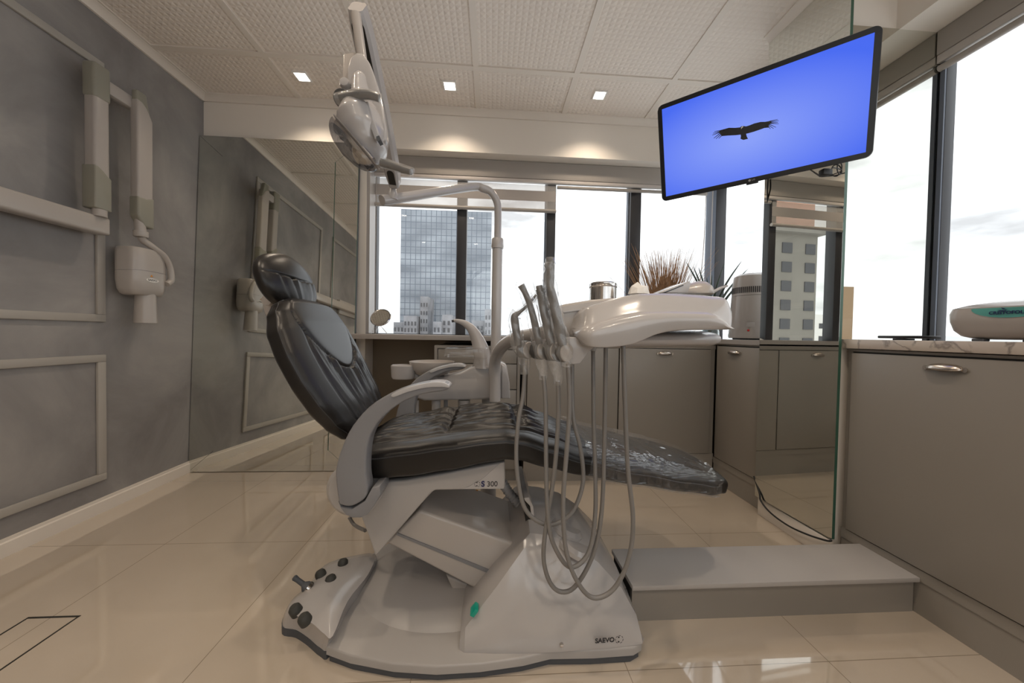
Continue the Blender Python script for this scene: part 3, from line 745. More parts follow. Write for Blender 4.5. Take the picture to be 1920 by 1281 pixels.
# upper side covers
def side_cover(Y0, Y1, lab):
    px = [(688, 908), (700, 905), (760, 901), (830, 889), (947, 866), (947, 917), (815, 920), (806, 927), (708, 1040), (703, 1043), (692, 1010), (676, 968)]
    return pxprism('side_cover', px, Y0, Y1, M['white2'], chair, .006, label=lab)
sc = side_cover(1.045, 1.075, 'white side cover with the model lettering')
pts = [onY(x, y, 1.075)+V((0, 0, 0)) for x, y in ((700, 912), (760, 908), (830, 896), (940, 874), (940, 916), (815, 918), (706, 1036))]
prism('seat_frame', pts, (0, .345, 0), M['white2'], chair, .004)
p = onY(947, 866, 1.045)
prism('side_cover', [onY(x, y, 1.045)+V((0, .38, 0)) for x, y in [(688, 908), (760, 901), (830, 889), (947, 866), (947, 917), (815, 920), (708, 1040), (703, 1043), (676, 968)]], (0, .03, 0), M['white2'], chair, .006)
# pale swoosh on the side cover, then lettering
sw = [(868, 917), (880, 912), (905, 898), (925, 880), (938, 868.5), (944.5, 867.5), (944.5, 916.5)]
prism('cover_swoosh', [onY(x, y, 1.0438) for x, y in sw], (0, .0008, 0), M['white'], sc, label='paler sweep on the side cover')
text('lettering_s', 'S', onY(905.5, 908, 1.0432), (1, 0, .02), (0, 0, 1), .0235, M['navy'], sc, label='navy letter S', bold=.0008)
text('lettering_300', '300', onY(923, 908, 1.0432), (1, 0, .02), (0, 0, 1), .0225, M['ink'], sc, label='thin dark digits 300')
def rings_logo(c, r, right, up, mt, parent):
    bm = bmesh.new(); R, U = V(right).normalized(), V(up).normalized(); N = R.cross(U); c = V(c)
    def arc(r0, r1, a0, a1):
        vs = []
        n = 6
        for j in range(n+1):
            a = math.radians(a0+(a1-a0)*j/n); vs.append((r0, a)); 
        for j in range(n, -1, -1):
            a = math.radians(a0+(a1-a0)*j/n); vs.append((r1, a))
        bm.faces.new([bm.verts.new(c+R*q*math.cos(a)+U*q*math.sin(a)+N*.0006) for q, a in vs])
    for a0 in range(-75, 260, 48): arc(r*.86, r, a0, a0+32)
    for x, y in ((-.15, .55), (-.15, -.55)):
        s = r*.2; q = c+R*x*r+U*y*r+N*.0006; bm.faces.new([bm.verts.new(q+R*i*s+U*j*s) for i, j in ((-1, -.8), (1, -1), (1, .8), (-1, 1))])
    return fin('ring_emblem', bm, mt, parent, smooth=False, label='small dashed ring emblem')
rings_logo(onY(895, 908, 1.0432), .009, (1, 0, .02), (0, 0, 1), M['ink'], sc)
# parallelogram lift arm
def liftarm():
    a, b = onY(742, 1000, 1.10), onY(790, 950, 1.10)   # upper-left end, lower and upper edge
    pts = [onY(x, y, 1.10) for x, y in ((786, 957), (1002, 1033), (1040, 1050), (1000, 1180), (905, 1113), (723, 1018))]
    o = prism('lift_arm', pts, (0, .29, 0), M['warmwhite'], chair, .010, 4)
    pts = [onY(x, y, 1.0965) for x, y in ((745, 1000), (970, 1090), (960, 1094), (742, 1003))]
    prism('arm_seam', pts, (0, .004, 0), M['grey'], o)
    # linkage tongue below
    prism('lift_tongue', [onY(x, y, 1.16) for x, y in ((835, 1078), (930, 1120), (905, 1140), (872, 1141), (860, 1136))], (0, .12, 0), M['warmwhite'], chair, .008)
    # sticker and tag on top of the arm
liftarm()
P1 = onY(880, 930, 1.2)
def arm_top_labels():
    d = (onY(1002, 1033, 1.10)-onY(786, 957, 1.10)).normalized(); n = V((-d.z, 0, d.x)); o0 = onY(786, 957, 1.10)+n*.0008
    for nm, s, ya, yb, mt, lb in (('warning_sticker', .05, .20, .25, M['orange'], 'small orange sticker'), ('serial_label', .02, .18, .26, M['paper'], 'pale label with dark bars')):
        q = [o0+d*s+V((0, ya, 0)), o0+d*(s+.03)+V((0, ya, 0)), o0+d*(s+.03)+V((0, yb, 0)), o0+d*s+V((0, yb, 0))]
        if nm == 'serial_label': q = [p-d*.045*0+V((-.0, 0, 0)) for p in q]
        prism(nm, q, n*.0008, mt, chair, label=lb)
prism('warning_sticker', [onY(x, y, 1.374) for x, y in ((885, 919), (896, 919), (896, 934), (884, 932))], (0, .0008, 0), M['orange'], chair, label='small orange sticker under the seat')
# corrugated hose behind
def corr():
    P = crv([onY(942, 905, 1.28), onY(955, 925, 1.28), onY(972, 945, 1.28), onY(985, 962, 1.28)], 14)
    bm = bmesh.new(); btube(bm, P, lambda t: .017+.003*math.sin(t*2*math.pi*16), 14); fin('corrugated_hose', bm, M['greylight'], chair, angle=180)
corr()
tube('loose_cable', [onY(655, 970, 1.25), onY(665, 985, 1.25), onY(685, 995, 1.2)], .006, M['hose'], chair)
# base plate
def base():
    outl = [(615, 1222), (612, 1200), (640, 1130), (672, 1080), (700, 1052)]
    def fz(x, y, z=.045): p = onZ(x, y, z); return (p.x, p.y)
    front = [fz(615, 1212), fz(660, 1228), fz(740, 1243), fz(820, 1248), fz(900, 1243), fz(980, 1232), fz(1030, 1220), fz(1110, 1219), fz(1185, 1214), fz(1200, 1205)]
    left = [(-.47, 1.40), (-.487, 1.2), (-.475, 1.08)]
    back = [(.455, 1.45), (.30, 1.56), (0, 1.60), (-.25, 1.56), (-.42, 1.48)]
    P = front+[(.462, 1.1)]+back+left
    def slab(name, z0, z1, grow, mt, b):
        c = V((0, 1.25, 0)); bm = bmesh.new(); Q = []
        for x, y in P:
            d = V((x, y, 0))-c; d = c+d*(1+grow/d.length); Q.append(d)
        a = [bm.verts.new((q.x, q.y, z0)) for q in Q]; t = [bm.verts.new((q.x, q.y, z1)) for q in Q]; n = len(Q)
        bm.faces.new(a[::-1]); bm.faces.new(t)
        for i in range(n): bm.faces.new((a[i], a[(i+1) % n], t[(i+1) % n], t[i]))
        bmesh.ops.recalc_face_normals(bm, faces=bm.faces); bev(bm, b, 3, [e for e in bm.edges if abs(e.verts[0].co.z-z1) < 1e-6 and abs(e.verts[1].co.z-z1) < 1e-6])
        return fin(name, bm, mt, chair, angle=30)
    slab('rubber_skirt', .0, .022, -.004, M['greydark'], .003); slab('base_plate', .0225, .047, .004, M['white2'], .006)
base()
# domed cover on the rear half of the base plate
lathe('base_dome', [(0, .038), (.12, .036), (.24, .026), (.30, .012), (.32, 0)], (-.14, 1.27, .046), M['white2'], chair, n=48, sy=.78)
# base housing (hump)
def housing():
    st = [  # x, zl (near foot z), y near bottom, y near top, z top near, z top crest, y far top, y far bottom
        (-.075, .047, .965, .985, .075, .075, 1.50, 1.52),
        (-.06, .047, .955, .985, .105, .105, 1.50, 1.53),
        (.03, .047, .948, 1.01, .205, .215, 1.48, 1.54),
        (.112, .047, .945, 1.04, .298, .305, 1.46, 1.54),
        (.135, .047, .945, 1.05, .305, .345, 1.44, 1.54),
        (.20, .047, .945, 1.05, .292, .345, 1.44, 1.54),
        (.28, .047, .948, 1.04, .262, .322, 1.44, 1.54),
        (.35, .047, .950, 1.025, .215, .275, 1.44, 1.53),
        (.42, .047, .955, 1.005, .145, .205, 1.44, 1.52),
        (.460, .047, .96, .985, .085, .12, 1.44, 1.50),
        (.472, .047, .975, .99, .05, .052, 1.42, 1.48)]
    rings = []
    for x, zl, yb, yt, zt, zc, yft, yfb in st:
        m_ = (yt+yft)/2; b = .10
        rings.append([V((x, yb, zl)), V((x, yb, zl+(zt-zl)*.12)), V((x, yb+(yt-yb)*.35, zl+(zt-zl)*.55)), V((x, yt-.004, zt-.008)), V((x, yt+.02, zt+(zc-zt)*.35)), V((x, yt+b, zc)), V((x, m_, zc)),
                      V((x, yft-b, zc)), V((x, yft-.02, zt+(zc-zt)*.35)), V((x, yft, zt-.008)), V((x, yfb, zl+(zt-zl)*.5)), V((x, yfb, zl))])
    h = loft('base_housing', rings, M['white'], chair, angle=24)
    return h
hs = housing()
# open mouth of the housing where the arm enters
prism('housing_slot', [onY(x, y, 1.12) for x, y in ((984, 940), (992, 950), (1003, 1020), (997, 1026), (985, 975))], (0, .25, 0), M['cabdark'], chair)
prism('housing_rim', [onY(x, y, 1.115) for x, y in ((982, 934), (992, 933), (1000, 950), (1008, 1030), (1002, 1031), (994, 950), (984, 939))], (0, .27, 0), M['white'], chair, .002)
for px_, r in (((1068, 975), .05), ((1085, 992), .05)):
    p = onZ(px_[0], px_[1], .33); 
    lathe('cap_step', [(0, .012), (.045, .010), (.058, 0), (.058, -.012), (0, -.012)], (p.x-.01, p.y, .305 if px_[0] < 1080 else .275), M['white'], chair, n=36, axis=(.45, 0, 1))
sw_ = prism('power_switch', [onY(x, y, .970) for x, y in ((881, 1155), (891, 1143), (897, 1147), (888, 1159))], (0, .03, 0), M['greenlit'], chair, .001, label='green lit rocker switch')
text('maker_lettering', 'SAEVO', onY(1134, 1201, .9425), (1, 0, .035), (0, 0, 1), .0185, M['ink'], hs, label='dark capital lettering', bold=.0006)
rings_logo(onY(1161, 1199, .9425), .012, (1, 0, .035), (0, 0, 1), M['ink'], hs)
lathe('lock_screw', [(0, .006), (.005, .004), (.006, 0), (.006, -.006), (0, -.006)], onY(1053, 1209, .944), M['steel'], chair, axis=(0, -1, 0), n=14)
# foot control
def footctl():
    t = chair
    top = [onZ(x, y, .085) for x, y in ((545, 1148), (552, 1128), (575, 1108), (592, 1092), (612, 1066), (650, 1052), (700, 1046), (690, 1080), (652, 1130), (624, 1196), (608, 1192), (585, 1172), (560, 1160))]
    bot = [onZ(x, y, .03) for x, y in ((530, 1171), (538, 1140), (560, 1118), (580, 1098), (603, 1066), (648, 1049), (706, 1043), (695, 1090), (655, 1150), (618, 1212), (600, 1211), (577, 1192), (555, 1178))]
    top2 = crv(top, 4, True); bot2 = crv(bot, 4, True); c = sum(top2, V())/len(top2)
    mid = [(a*.62+b*.38)+V((0, 0, .012)) for a, b in zip(top2, bot2)]
    rings = [[V((p.x, p.y, .024)) for p in bot2], bot2, mid, [V((p.x, p.y, .09)) for p in top2], [c+(p-c)*.9+V((0, 0, .010)) for p in top2], [c+(p-c)*.4+V((0, 0, .016)) for p in top2]]
    b = loft('foot_control', rings, M['white'], t, angle=50)
    skirt = [[V((c.x, c.y, 0))+(V((p.x, p.y, 0))-V((c.x, c.y, 0)))*1.015 + V((0, 0, z)) for p in bot2] for z in (0, .0235)]
    loft('rubber_edge', skirt, M['greydark'], b, angle=50)
    for k, (x, y) in enumerate(((555, 1137), (572, 1154), (602, 1072), (621, 1082), (643, 1053))):
        p = onZ(x, y, .108 if k != 4 else .105); q = V((p.x, p.y, .094))
        nx = (-.35, -.3, 1) if k < 2 else ((-.4, .1, 1) if k < 4 else (-.1, .3, 1))
        lathe('pedal_button', [(0, .020), (.011, .0185), (.0165, .012), (.0175, .004), (.0175, -.01), (0, -.01)], q, M['btn'], b, axis=nx, n=28)
    j0 = onZ(581, 1105, .085); j1 = onY(549, 1081, j0.y-.0)
    ax = (j1-j0).normalized()
    lathe('joystick_collar', [(0, -.01), (.019, -.01), (.019, 0), (.0, 0)], j0+ax*.012, M['steel'], b, axis=ax, n=24)
    lathe('joystick', [(.0, .012), (.017, .012), (.016, .018), (.008, .028), (.0075, .05), (.009, .064), (.006, .068), (0, .069)], j0, M['greydark'], b, axis=ax, n=24)
footctl()

# ================================================================== OPERATING LAMP (pole, boom, spring arm, head)
def lamp():
    t = thing('operating_lamp', (.024, 1.7, .845), 'dental operating lamp hanging from a white curved pole over the chair', 'lamp')
    tube('pole', [(.026, 1.70, .845), (.026, 1.70, 1.40)], .0255, M['white'], t, n=24, sm=0)
    lathe('pole_collar', [(.0, 0), (.029, 0), (.031, .01), (.029, .045), (.026, .05), (0, .05)], (.026, 1.70, 1.375), M['white'], t, n=28)
    tube('boom', [(.026, 1.70, 1.40), (.026, 1.70, 1.54), (.020, 1.695, 1.60), (-.008, 1.685, 1.642), (-.05, 1.67, 1.655), (-.11, 1.64, 1.645), (-.39, 1.355, 1.466), (-.41, 1.335, 1.455)], [.018, .018, .018, .018, .0185, .0185, .0195, .0195], M['white'], t, n=20, sm=8)
    b0 = onY(736, 362, 1.35)
    lathe('boom_joint', [(0, -.02), (.02, -.02), (.022, .0), (.016, .012), (.014, .06), (0, .06)], b0+V((0, 0, -.006)), M['white'], t, n=20)
    a, b = onY(741, 345, 1.34), onY(670, 12, .90)
    d = (b-a).normalized(); s = d.cross(V((0, 1, 0))).normalized(); n = s.cross(d).normalized()
    bm = bmesh.new(); rings = []
    for k in range(12):
        q = k/11; c = a.lerp(b, q); w_ = .0225+.004*math.sin(q*3.1); h = .026; w_ *= .8 if k in (0, 11) else 1
        rings.append([c+s*i*w_+n*j*h for i, j in ((-1, -.7), (-.7, -1), (.7, -1), (1, -.7), (1, .7), (.7, 1), (-.7, 1), (-1, .7))])
    sa = loft('spring_arm', rings, M['white'], t, angle=30)
    # dark slots where the links enter the spring arm
    def slot(q0, q1, w_):
        pts = []
        for k in range(13):
            an = math.pi*k/12; pts.append(a.lerp(b, q1)+s*math.cos(an)*w_+d*math.sin(an)*w_)
        pts += [a.lerp(b, q0)-s*w_, a.lerp(b, q0)+s*w_]
        sg = -1 if n.y > 0 else 1
        prism('link_slot', [p+n*sg*.0262 for p in pts], n*sg*.0005, M['cabdark'], sa)
    slot(.03, .12, .0125); slot(.70, .93, .0165)
    tube('arm_link', [a.lerp(b, .12), a+V((0, 0, -.005)), b0+V((0, 0, .045))], .0105, M['white'], t, n=14, sm=3)
    # drop link to the head
    k0 = onY(673, 40, .905)+V((0, -.02, 0)); k1 = onY(682, 118, .905)+V((0, -.01, 0))
    tube('drop_link', [k0, k0.lerp(k1, .4), k1], .0118, M['warmwhite'], t, n=16, sm=3)
    # yoke: flat horseshoe
    yo = [(651, 148), (651, 128), (657, 108), (668, 98), (682, 101), (693, 118), (701, 140), (708, 165), (714, 190), (719, 215), (723, 240), (723, 262), (716, 268), (708, 268), (703, 255), (702, 248), (697, 215), (690, 182), (684, 155), (679, 138), (673, 132), (666, 136), (662, 148), (660, 168), (652, 168)]
    prism('yoke', [onY(x, y, .875) for x, y in yo], (0, .022, 0), M['white'], t, .003)
    prism('yoke_back', [onY(x, y, .90) for x, y in ((643, 100), (668, 97), (675, 110), (662, 120), (658, 165), (643, 168), (641, 150))], (0, .03, 0), M['warmwhite'], t, .004)
    lathe('yoke_pivot', [(0, -.012), (.010, -.010), (.0135, 0), (.010, .010), (0, .012)], onY(648, 158, .87), M['white'], t, axis=(0, 1, 0), n=20)
    # head housing: flattened bean
    A = onY(672, 140, .90); B = onY(703, 300, .89); ax = (B-A).normalized(); L = (B-A).length
    perp = V((0, 1, 0)).cross(ax).normalized()
    if perp.x > 0: perp = -perp
    prof = interp([(0, .004), (.03, .012), (.12, .021), (.3, .026), (.40, .033), (.48, .046), (.58, .054), (.72, .052), (.88, .038), (.96, .022), (1.0, .006)])
    cen = interp([(0, -.008), (.3, .0), (.5, .012), (.6, .014), (.75, .010), (1, .002)])
    rings = []
    for k in range(41):
        q = k/40; c = A+ax*L*q+perp*cen(q); r = prof(q)
        rings.append([c+perp*math.cos(an)*r+V((0, 1, 0))*math.sin(an)*(r*1.35+.012*min(1, r/.02)) for an in [2*math.pi*j/32 for j in range(32)]])
    hd = loft('lamp_head', rings, M['white'], t, angle=70)
    # rear accent band and vent plate (right side)
    prism('accent_band', [onY(x, y, .832) for x, y in ((683, 190), (690, 190), (697, 215), (706, 240), (710, 252), (703, 262), (693, 235), (686, 210))], (0, .02, 0), M['greylight'], hd, .002, label='grey accent stripe')
    for k in range(8):
        c = onY(704+k*1.5, 202+k*7.5, .874); tube('vent_slot', [c+V((-.003, 0, .004)), c+V((.003, 0, -.004))], .0012, M['ink'], hd, n=6, sm=0)
    prism('hall_sensor', [onY(x, y, .826) for x, y in ((705, 256), (711, 254), (714, 262), (708, 265))], (0, .02, 0), M['greydark'], hd)
    # lens bowl: an oval slanting window with LED row
    l0, l1 = onY(630, 226, .862), onY(704, 312, .862); ld = (l1-l0).normalized(); lp = V((0, 1, 0)).cross(ld).normalized()
    if lp.z > 0: lp = -lp
    c = (l0+l1)/2; LL = (l1-l0).length/2
    def bowl(nm, sc_, dp, mt, par, off=0):
        bm = bmesh.new(); rr = []
        for i in range(9):
            f = math.sqrt(max(0, 1-(i/8)**2)); dd = dp*i/8
            rr.append([bm.verts.new(c+lp*(dd+off)+ld*math.cos(an)*LL*sc_*max(f, .02)+V((0, 1, 0))*math.sin(an)*.048*sc_*max(f, .02)) for an in [2*math.pi*j/36 for j in range(36)]])
        for a_, b_ in zip(rr, rr[1:]):
            for j in range(36): bm.faces.new((a_[j], a_[(j+1) % 36], b_[(j+1) % 36], b_[j]))
        return fin(nm, bm, mt, par, angle=180)
    lb = bowl('lens_bowl', 1.06, .040, M['lens'], t, .002)
    bowl('lens_rim', 1.09, .007, M['greylight'], lb, -.004)
    bm = bmesh.new(); btube(bm, [c+ld*LL*q+lp*.004 for q in (-.86, -.4, 0, .4, .86)], lambda q: (.012, .02), 12); fin('reflector_bar', bm, M['reflector'], lb)
    for k in range(6): lathe('led_cell', [(0, .004), (.006, .002), (.008, 0), (0, -.001)], c+ld*LL*(-.65+.26*k)+lp*.018+V((0, -.006, 0)), M['greydark'], lb, axis=lp, n=14)
    # handles wrapped in film
    h = tube('handle', [onY(640, 184, .84), onY(668, 178, .825), onY(692, 178, .82), onY(711, 184, .82)], [.0105, .0105, .0095, .0085], M['greysteel'], t, n=14)
    lathe('handle_knob', [(0, 0), (.019, 0), (.021, .008), (.019, .03), (0, .032)], onY(640, 183, .855), M['greysteel'], t, axis=(0, 1, .3), n=24)
    prism('handle_socket', [onY(x, y, .86) for x, y in ((640, 190), (655, 188), (664, 200), (660, 210), (646, 206))], (0, .03, 0), M['white'], t, .004)
    h2 = tube('handle', [onY(715, 305, .86), onY(735, 310, .855), onY(755, 317, .85), onY(771, 322, .845)], [.0095, .009, .0085, .008], M['greysteel'], t, n=14)
    tube('film_wrap', [onY(716, 305, .86), onY(735, 310, .855), onY(755, 317, .85), onY(773, 323, .845)], [.0125, .0115, .0112, .0108], M['sleeve'], h2, n=14)
    tube('film_wrap', [onY(633, 186, .84), onY(668, 178, .825), onY(692, 178, .82), onY(714, 185, .82)], [.013, .013, .012, .0105], M['sleeve'], h, n=14)
lamp()

# ================================================================== SPITTOON UNIT
def spittoon():
    t = thing('spittoon_unit', (-.15, 1.68, 0), 'white spittoon unit with bowl behind the far armrest of the dental chair', 'spittoon')
    Y = 1.665
    px = [(776, 727), (783, 713), (795, 708), (840, 706), (862, 700), (882, 690), (905, 682), (925, 674), (950, 684), (956, 720), (957, 746), (930, 749), (865, 751), (795, 752), (772, 744)]
    pxprism('body', px, Y, Y+.16, M['white'], t, .012, 3)
    pxprism('side_cap', [(940, 683), (948, 688), (955, 715), (957, 748), (940, 748)], Y-.008, Y+.15, M['white'], t, .006)
    c = onY(810, 702, 1.70); c = V((c.x, 1.70, c.z))
    k = .085/.085
    lathe('bowl', [(0, .0), (.045, .0), (.078, .012), (.102, .04), (.109, .072), (.105, .072), (.097, .042), (.07, .018), (0, .012)], c+V((0, 0, -.008)), M['warmwhite'], t, n=48)
    lathe('bowl_neck', [(.05, 0), (.04, .02), (.05, .035), (0, .035)], c+V((0, 0, -.042)), M['white'], t, n=32)
    # cup holder at the left
    q = onY(750, 712, 1.62)
    lathe('cup_holder', [(0, 0), (.05, 0), (.055, .01), (.058, .062), (.053, .066), (.05, .06), (.0, .058)], (q.x+.005, 1.66, q.z-.0), M['white'], t, n=32, sx=1.0, sy=.8)
    tube('holder_arm', [(q.x+.03, 1.67, q.z+.03), (c.x-.05, 1.69, c.z-.02)], .016, M['white'], t, sm=0)
    # rinse tower (tapering horn)
    P = [onY(905, 690, 1.70), onY(905, 670, 1.70), onY(900, 650, 1.70), onY(893, 632, 1.70), onY(884, 617, 1.70), onY(872, 607, 1.70), onY(860, 602.5, 1.70), onY(851, 601.5, 1.70)]
    rr = [.055, .047, .040, .032, .024, .017, .011, .007]
    bm = bmesh.new(); Q = crv(P, 6); R2 = []
    for i in range(len(rr)-1): R2 += [rr[i]+(rr[i+1]-rr[i])*k/6 for k in range(6)]
    R2.append(rr[-1]); btube(bm, Q, [(r*.9, r) for r in R2], 20); fin('rinse_tower', bm, M['white'], t, angle=60)
    tube('spout_tip', [onY(853, 601.5, 1.70), onY(847, 602.5, 1.70)], .0065, M['ink'], t, sm=0)
    # clear splash tray
    pxprism('clear_tray', [(834, 653), (914, 653), (914, 673), (832, 670)], 1.60, 1.78, M['clear'], t, .006, label='clear acrylic shelf')
    # tubes and column below
    for x, r, mt in ((781, .012, 'white'), (818, .022, 'white2'), (836, .010, 'grey'), (870, .03, 'white2')):
        a = onY(x, 750, 1.70); tube('down_pipe', [(a.x, 1.70, a.z), (a.x, 1.70, .50)], r, M[mt], t, sm=0, n=16)
    tube('support_column', [(0.0, 1.73, .64), (0, 1.73, .35), (0, 1.72, .03)], .04, M['white2'], t, n=20)
    box('floor_plate', -.10, .12, 1.64, 1.82, 0, .05, M['white2'], t, .01)
    # suction head at the patient side
    tube('suction_hose', [onY(757, 752, 1.66), onY(752, 790, 1.64), onY(770, 830, 1.6)], .012, M['black'], t)
spittoon()

# ================================================================== INSTRUMENT UNIT
def unit():
    t = thing('instrument_unit', (.4, 1.05, .95), 'white over-the-chair instrument delivery unit on a curved support arm', 'instrument unit')
    tube('support_arm', [onY(928, 752, 1.63), onY(928, 722, 1.63), onY(927, 690, 1.62), onY(932, 665, 1.58), onY(946, 646, 1.5), onY(968, 634, 1.42), onY(1000, 627, 1.32), onY(1040, 622, 1.22), onY(1090, 618, 1.15)], [.027]*5+[.026, .025, .024, .024], M['white'], t, n=22)
    # main shell: stations in x (pixel), rows: top, crease, bottom
    Tp = interp([(1072, 604), (1085, 590), (1105, 575), (1130, 566), (1165, 556), (1200, 550), (1250, 549), (1300, 551), (1350, 555), (1362, 557), (1368, 563), (1373, 590)])
    Cp = interp([(1072, 616), (1095, 613), (1125, 603), (1165, 592), (1205, 585), (1260, 584), (1330, 586), (1352, 597), (1366, 612), (1375, 616)])
    Bp = interp([(1072, 628), (1085, 634), (1095, 645), (1110, 652), (1140, 652), (1185, 647), (1205, 638), (1230, 627), (1255, 620), (1300, 618), (1375, 617)])
    rings = []
    xs = [1076, 1080, 1086, 1094, 1104, 1118, 1135, 1155, 1175, 1190, 1200, 1210, 1225, 1240, 1260, 1285, 1310, 1330, 1342, 1350, 1357, 1362, 1367, 1371]
    for x in xs:
        # plan rounding at both ends
        e = max(0, (1110-x)/34.0); yo = .07*e**2.2
        e2 = max(0, (x-1350)/25.0); yo += .0
        T, Cc, B = Tp(x), Cp(x), Bp(x)
        Yt, Yc, Yb = .90+yo, .862+yo, .835+yo
        # convert: rows are picked at the depth they have
        pT, pC, pM, pB = onY(x, T, Yt), onY(x, Cc, Yc), onY(x, (Cc*.45+B*.55), Yb), onY(x, B, Yb+.012)
        X = pC.x
        def at(p, y): return V((p.x, y, p.z))
        back = 1.22
        rings.append([V((pT.x, back, pT.z-.004)), V((pT.x, Yt+.09, pT.z+.002)), at(pT, Yt+.012), V((pT.x, Yt-.008, pT.z-.010)), at(pC, Yc), V((X, Yb+.006, pC.z-.005)), at(pM, Yb), at(pB, Yb+.012), V((X, Yb+.05, pB.z-.003)), V((X, back-.02, pB.z+.012 if x < 1210 else pB.z+.006))])
    R2 = []
    for ring in rings:      # extra rows beside the crease keep it crisp under the smoothing
        q = []
        for j, p in enumerate(ring):
            nx_ = ring[(j+1) % len(ring)]; pv = ring[j-1]
            q += [p.lerp(pv, .12), p, p.lerp(nx_, .12)] if j in (2, 4, 7) else [p]
        R2.append(q)
    loft('tray_shell', [[p.lerp(sum(R2[0], V())/len(R2[0]), .25) for p in R2[0]]]+R2+[[p+V((.0006, 0, 0)) for p in R2[-1]]], M['white'], t, sub=1, angle=80)
    # right end cap flaring outwards (the bumper end)
    e0 = onY(1363, 557, .90); e1 = onY(1375, 617, .85)
    rings2 = [rings[-1]]
    last = rings[-1]
    zt0, zb0 = last[2].z, last[7].z
    for dx, tdrop in ((.006, .001), (.012, .004), (.0135, .008)):
        rings2.append([V((p.x+dx*(1+.9*max(0, (zt0-p.z))/(zt0-zb0)), p.y, p.z-(tdrop if p.z > last[4].z else 0))) for p in last])
    # flat wing towards the handpieces
    wing = [onY(x, y, .98) for x, y in ((1046, 574), (1060, 570), (1108, 562), (1170, 557), (1170, 625), (1095, 630), (1052, 630), (1044, 622))]
    prism('tray_wing', wing, (0, .24, 0), M['warmwhite'], t, .008)
    prism('wing_rib', [onY(x, y, .976) for x, y in ((1056, 584), (1118, 575), (1119, 578), (1057, 587.5))], (0, .006, 0), M['greylight'], t, .001)
    # under-tray tray (secondary shelf)
    rings = []
    A, B = onY(1130, 650, 1.0), onY(1335, 630, 1.0)
    for k, q in enumerate((0, .03, .1, .5, .9, .97, 1.0)):
        c = A.lerp(B, q); c.z = .938+.010*q; r = (.6, .85, 1, 1, 1, .9, .65)[k]
        rings.append([V((c.x, 1.06+math.cos(a)*.13*r, c.z+math.copysign(abs(math.sin(a))**.8, math.sin(a))*.027*r)) for a in [2*math.pi*j/28 for j in range(28)]])
    loft('lower_tray', rings, M['white'], t, angle=40)
    # knob dome and wedge lid on top
    d = onY(1306, 549, 1.02)
    rings = []
    for q, r in ((-.09, .001), (-.088, .012), (-.06, .020), (-.02, .032), (.0, .038), (.02, .042), (.035, .041), (.05, .034), (.060, .020), (.063, .001)):
        rings.append([V((d.x+q*.9, 1.04+math.cos(a)*r*1.15, d.z-.003+max(-.001, math.sin(a)*r*1.0))) for a in [2*math.pi*j/24 for j in range(24)]])
    loft('domed_lid', rings, M['warmwhite'], t, angle=60)
    prism('keypad_flap', [onY(x, y, .985) for x, y in ((1238, 549), (1292, 527), (1296, 531), (1290, 549))], (0, .10, 0), M['white'], t, .002)
    prism('flap_seam', [onY(x, y, .984) for x, y in ((1243, 549), (1281, 534), (1282, 535.5), (1247, 549.5))], (0, .001, 0), M['ink'], t)
    tube('side_handle', [onY(1335, 549, 1.02), onY(1350, 541, 1.02), onY(1364, 536, 1.02)], [.005, .0045, .003], M['white'], t, n=10)
    # hinge block with holder discs, one per instrument
    pxprism('holder_block', [(1064, 632), (1090, 632), (1112, 640), (1116, 650), (1104, 660), (1096, 672), (1088, 682), (1074, 684), (1062, 676), (1057, 658), (1060, 642)], .90, .94, M['white'], t, .004)
    tube('holder_axle', [onY(985, 655, .99), onY(1075, 657, .93)], .012, M['warmwhite'], t, sm=0)
    return t
unit()
hold = [  # disc pixel centre, depth, radius
    (985, 656, .985, .0265), (1011, 656, .955, .0275), (1034, 658, .925, .0275), (1053, 660, .90, .0275)]
body = [
    ([(972, 648), (968, 622), (965, 600), (966, 592), (975, 585), (990, 572), (1005, 553)], [.0105, .011, .0115, .0095, .005, .0038, .003], .96),
    ([(1011, 645), (1006, 622), (1000, 595), (993, 570), (984, 548), (977, 535)], [.010, .0105, .0095, .0085, .008, .010], .935),
    ([(1033, 645), (1028, 620), (1021, 590), (1016, 562), (1011, 536)], [.0105, .0115, .0115, .0105, .009], .905),
    ([(1055, 648), (1050, 620), (1042, 585), (1036, 555), (1030, 527), (1031, 508), (1032, 494)], [.011, .0145, .0135, .011, .0085, .0088, .0095], .88)]
sleeve_tail = [[(983, 668), (984, 690), (984, 702)], [(1015, 672), (1018, 695), (1019, 712)], [(1040, 676), (1045, 700), (1046, 722)], [(1060, 672), (1063, 683), (1064, 688)]]
hoses = [
    [(984, 685), (981, 740), (972, 790), (968, 850), (972, 905), (985, 955), (1015, 981), (1045, 981), (1075, 957), (1093, 905), (1089, 845), (1076, 790), (1073, 740), (1073, 668)],
    [(1019, 705), (1023, 760), (1024, 860), (1026, 945), (1034, 1010), (1060, 1058), (1083, 1060), (1106, 1030), (1116, 965), (1116, 880), (1113, 780), (1112, 654)],
    [(1046, 715), (1047, 780), (1040, 880), (1028, 960), (1019, 1040), (1030, 1090), (1052, 1110), (1080, 1098), (1112, 1040), (1128, 960), (1133, 830), (1136, 640)],
    [(1065, 682), (1068, 760), (1063, 840), (1056, 940), (1061, 1030), (1082, 1090), (1112, 1121), (1150, 1105), (1178, 1050), (1187, 975), (1176, 860), (1168, 638)]]
labs = ['syringe in a clear sleeve with a long bent nozzle, leftmost in the instrument holders', 'slim grey handpiece with a round bent head in a clear sleeve, second from the left', 'ribbed straight handpiece in a clear open-topped sleeve, third from the left in the holders', 'tallest, thickest grey handpiece in a clear sleeve, nearest the white tray']
names = ['air_water_syringe', 'dental_handpiece', 'dental_handpiece', 'dental_handpiece']
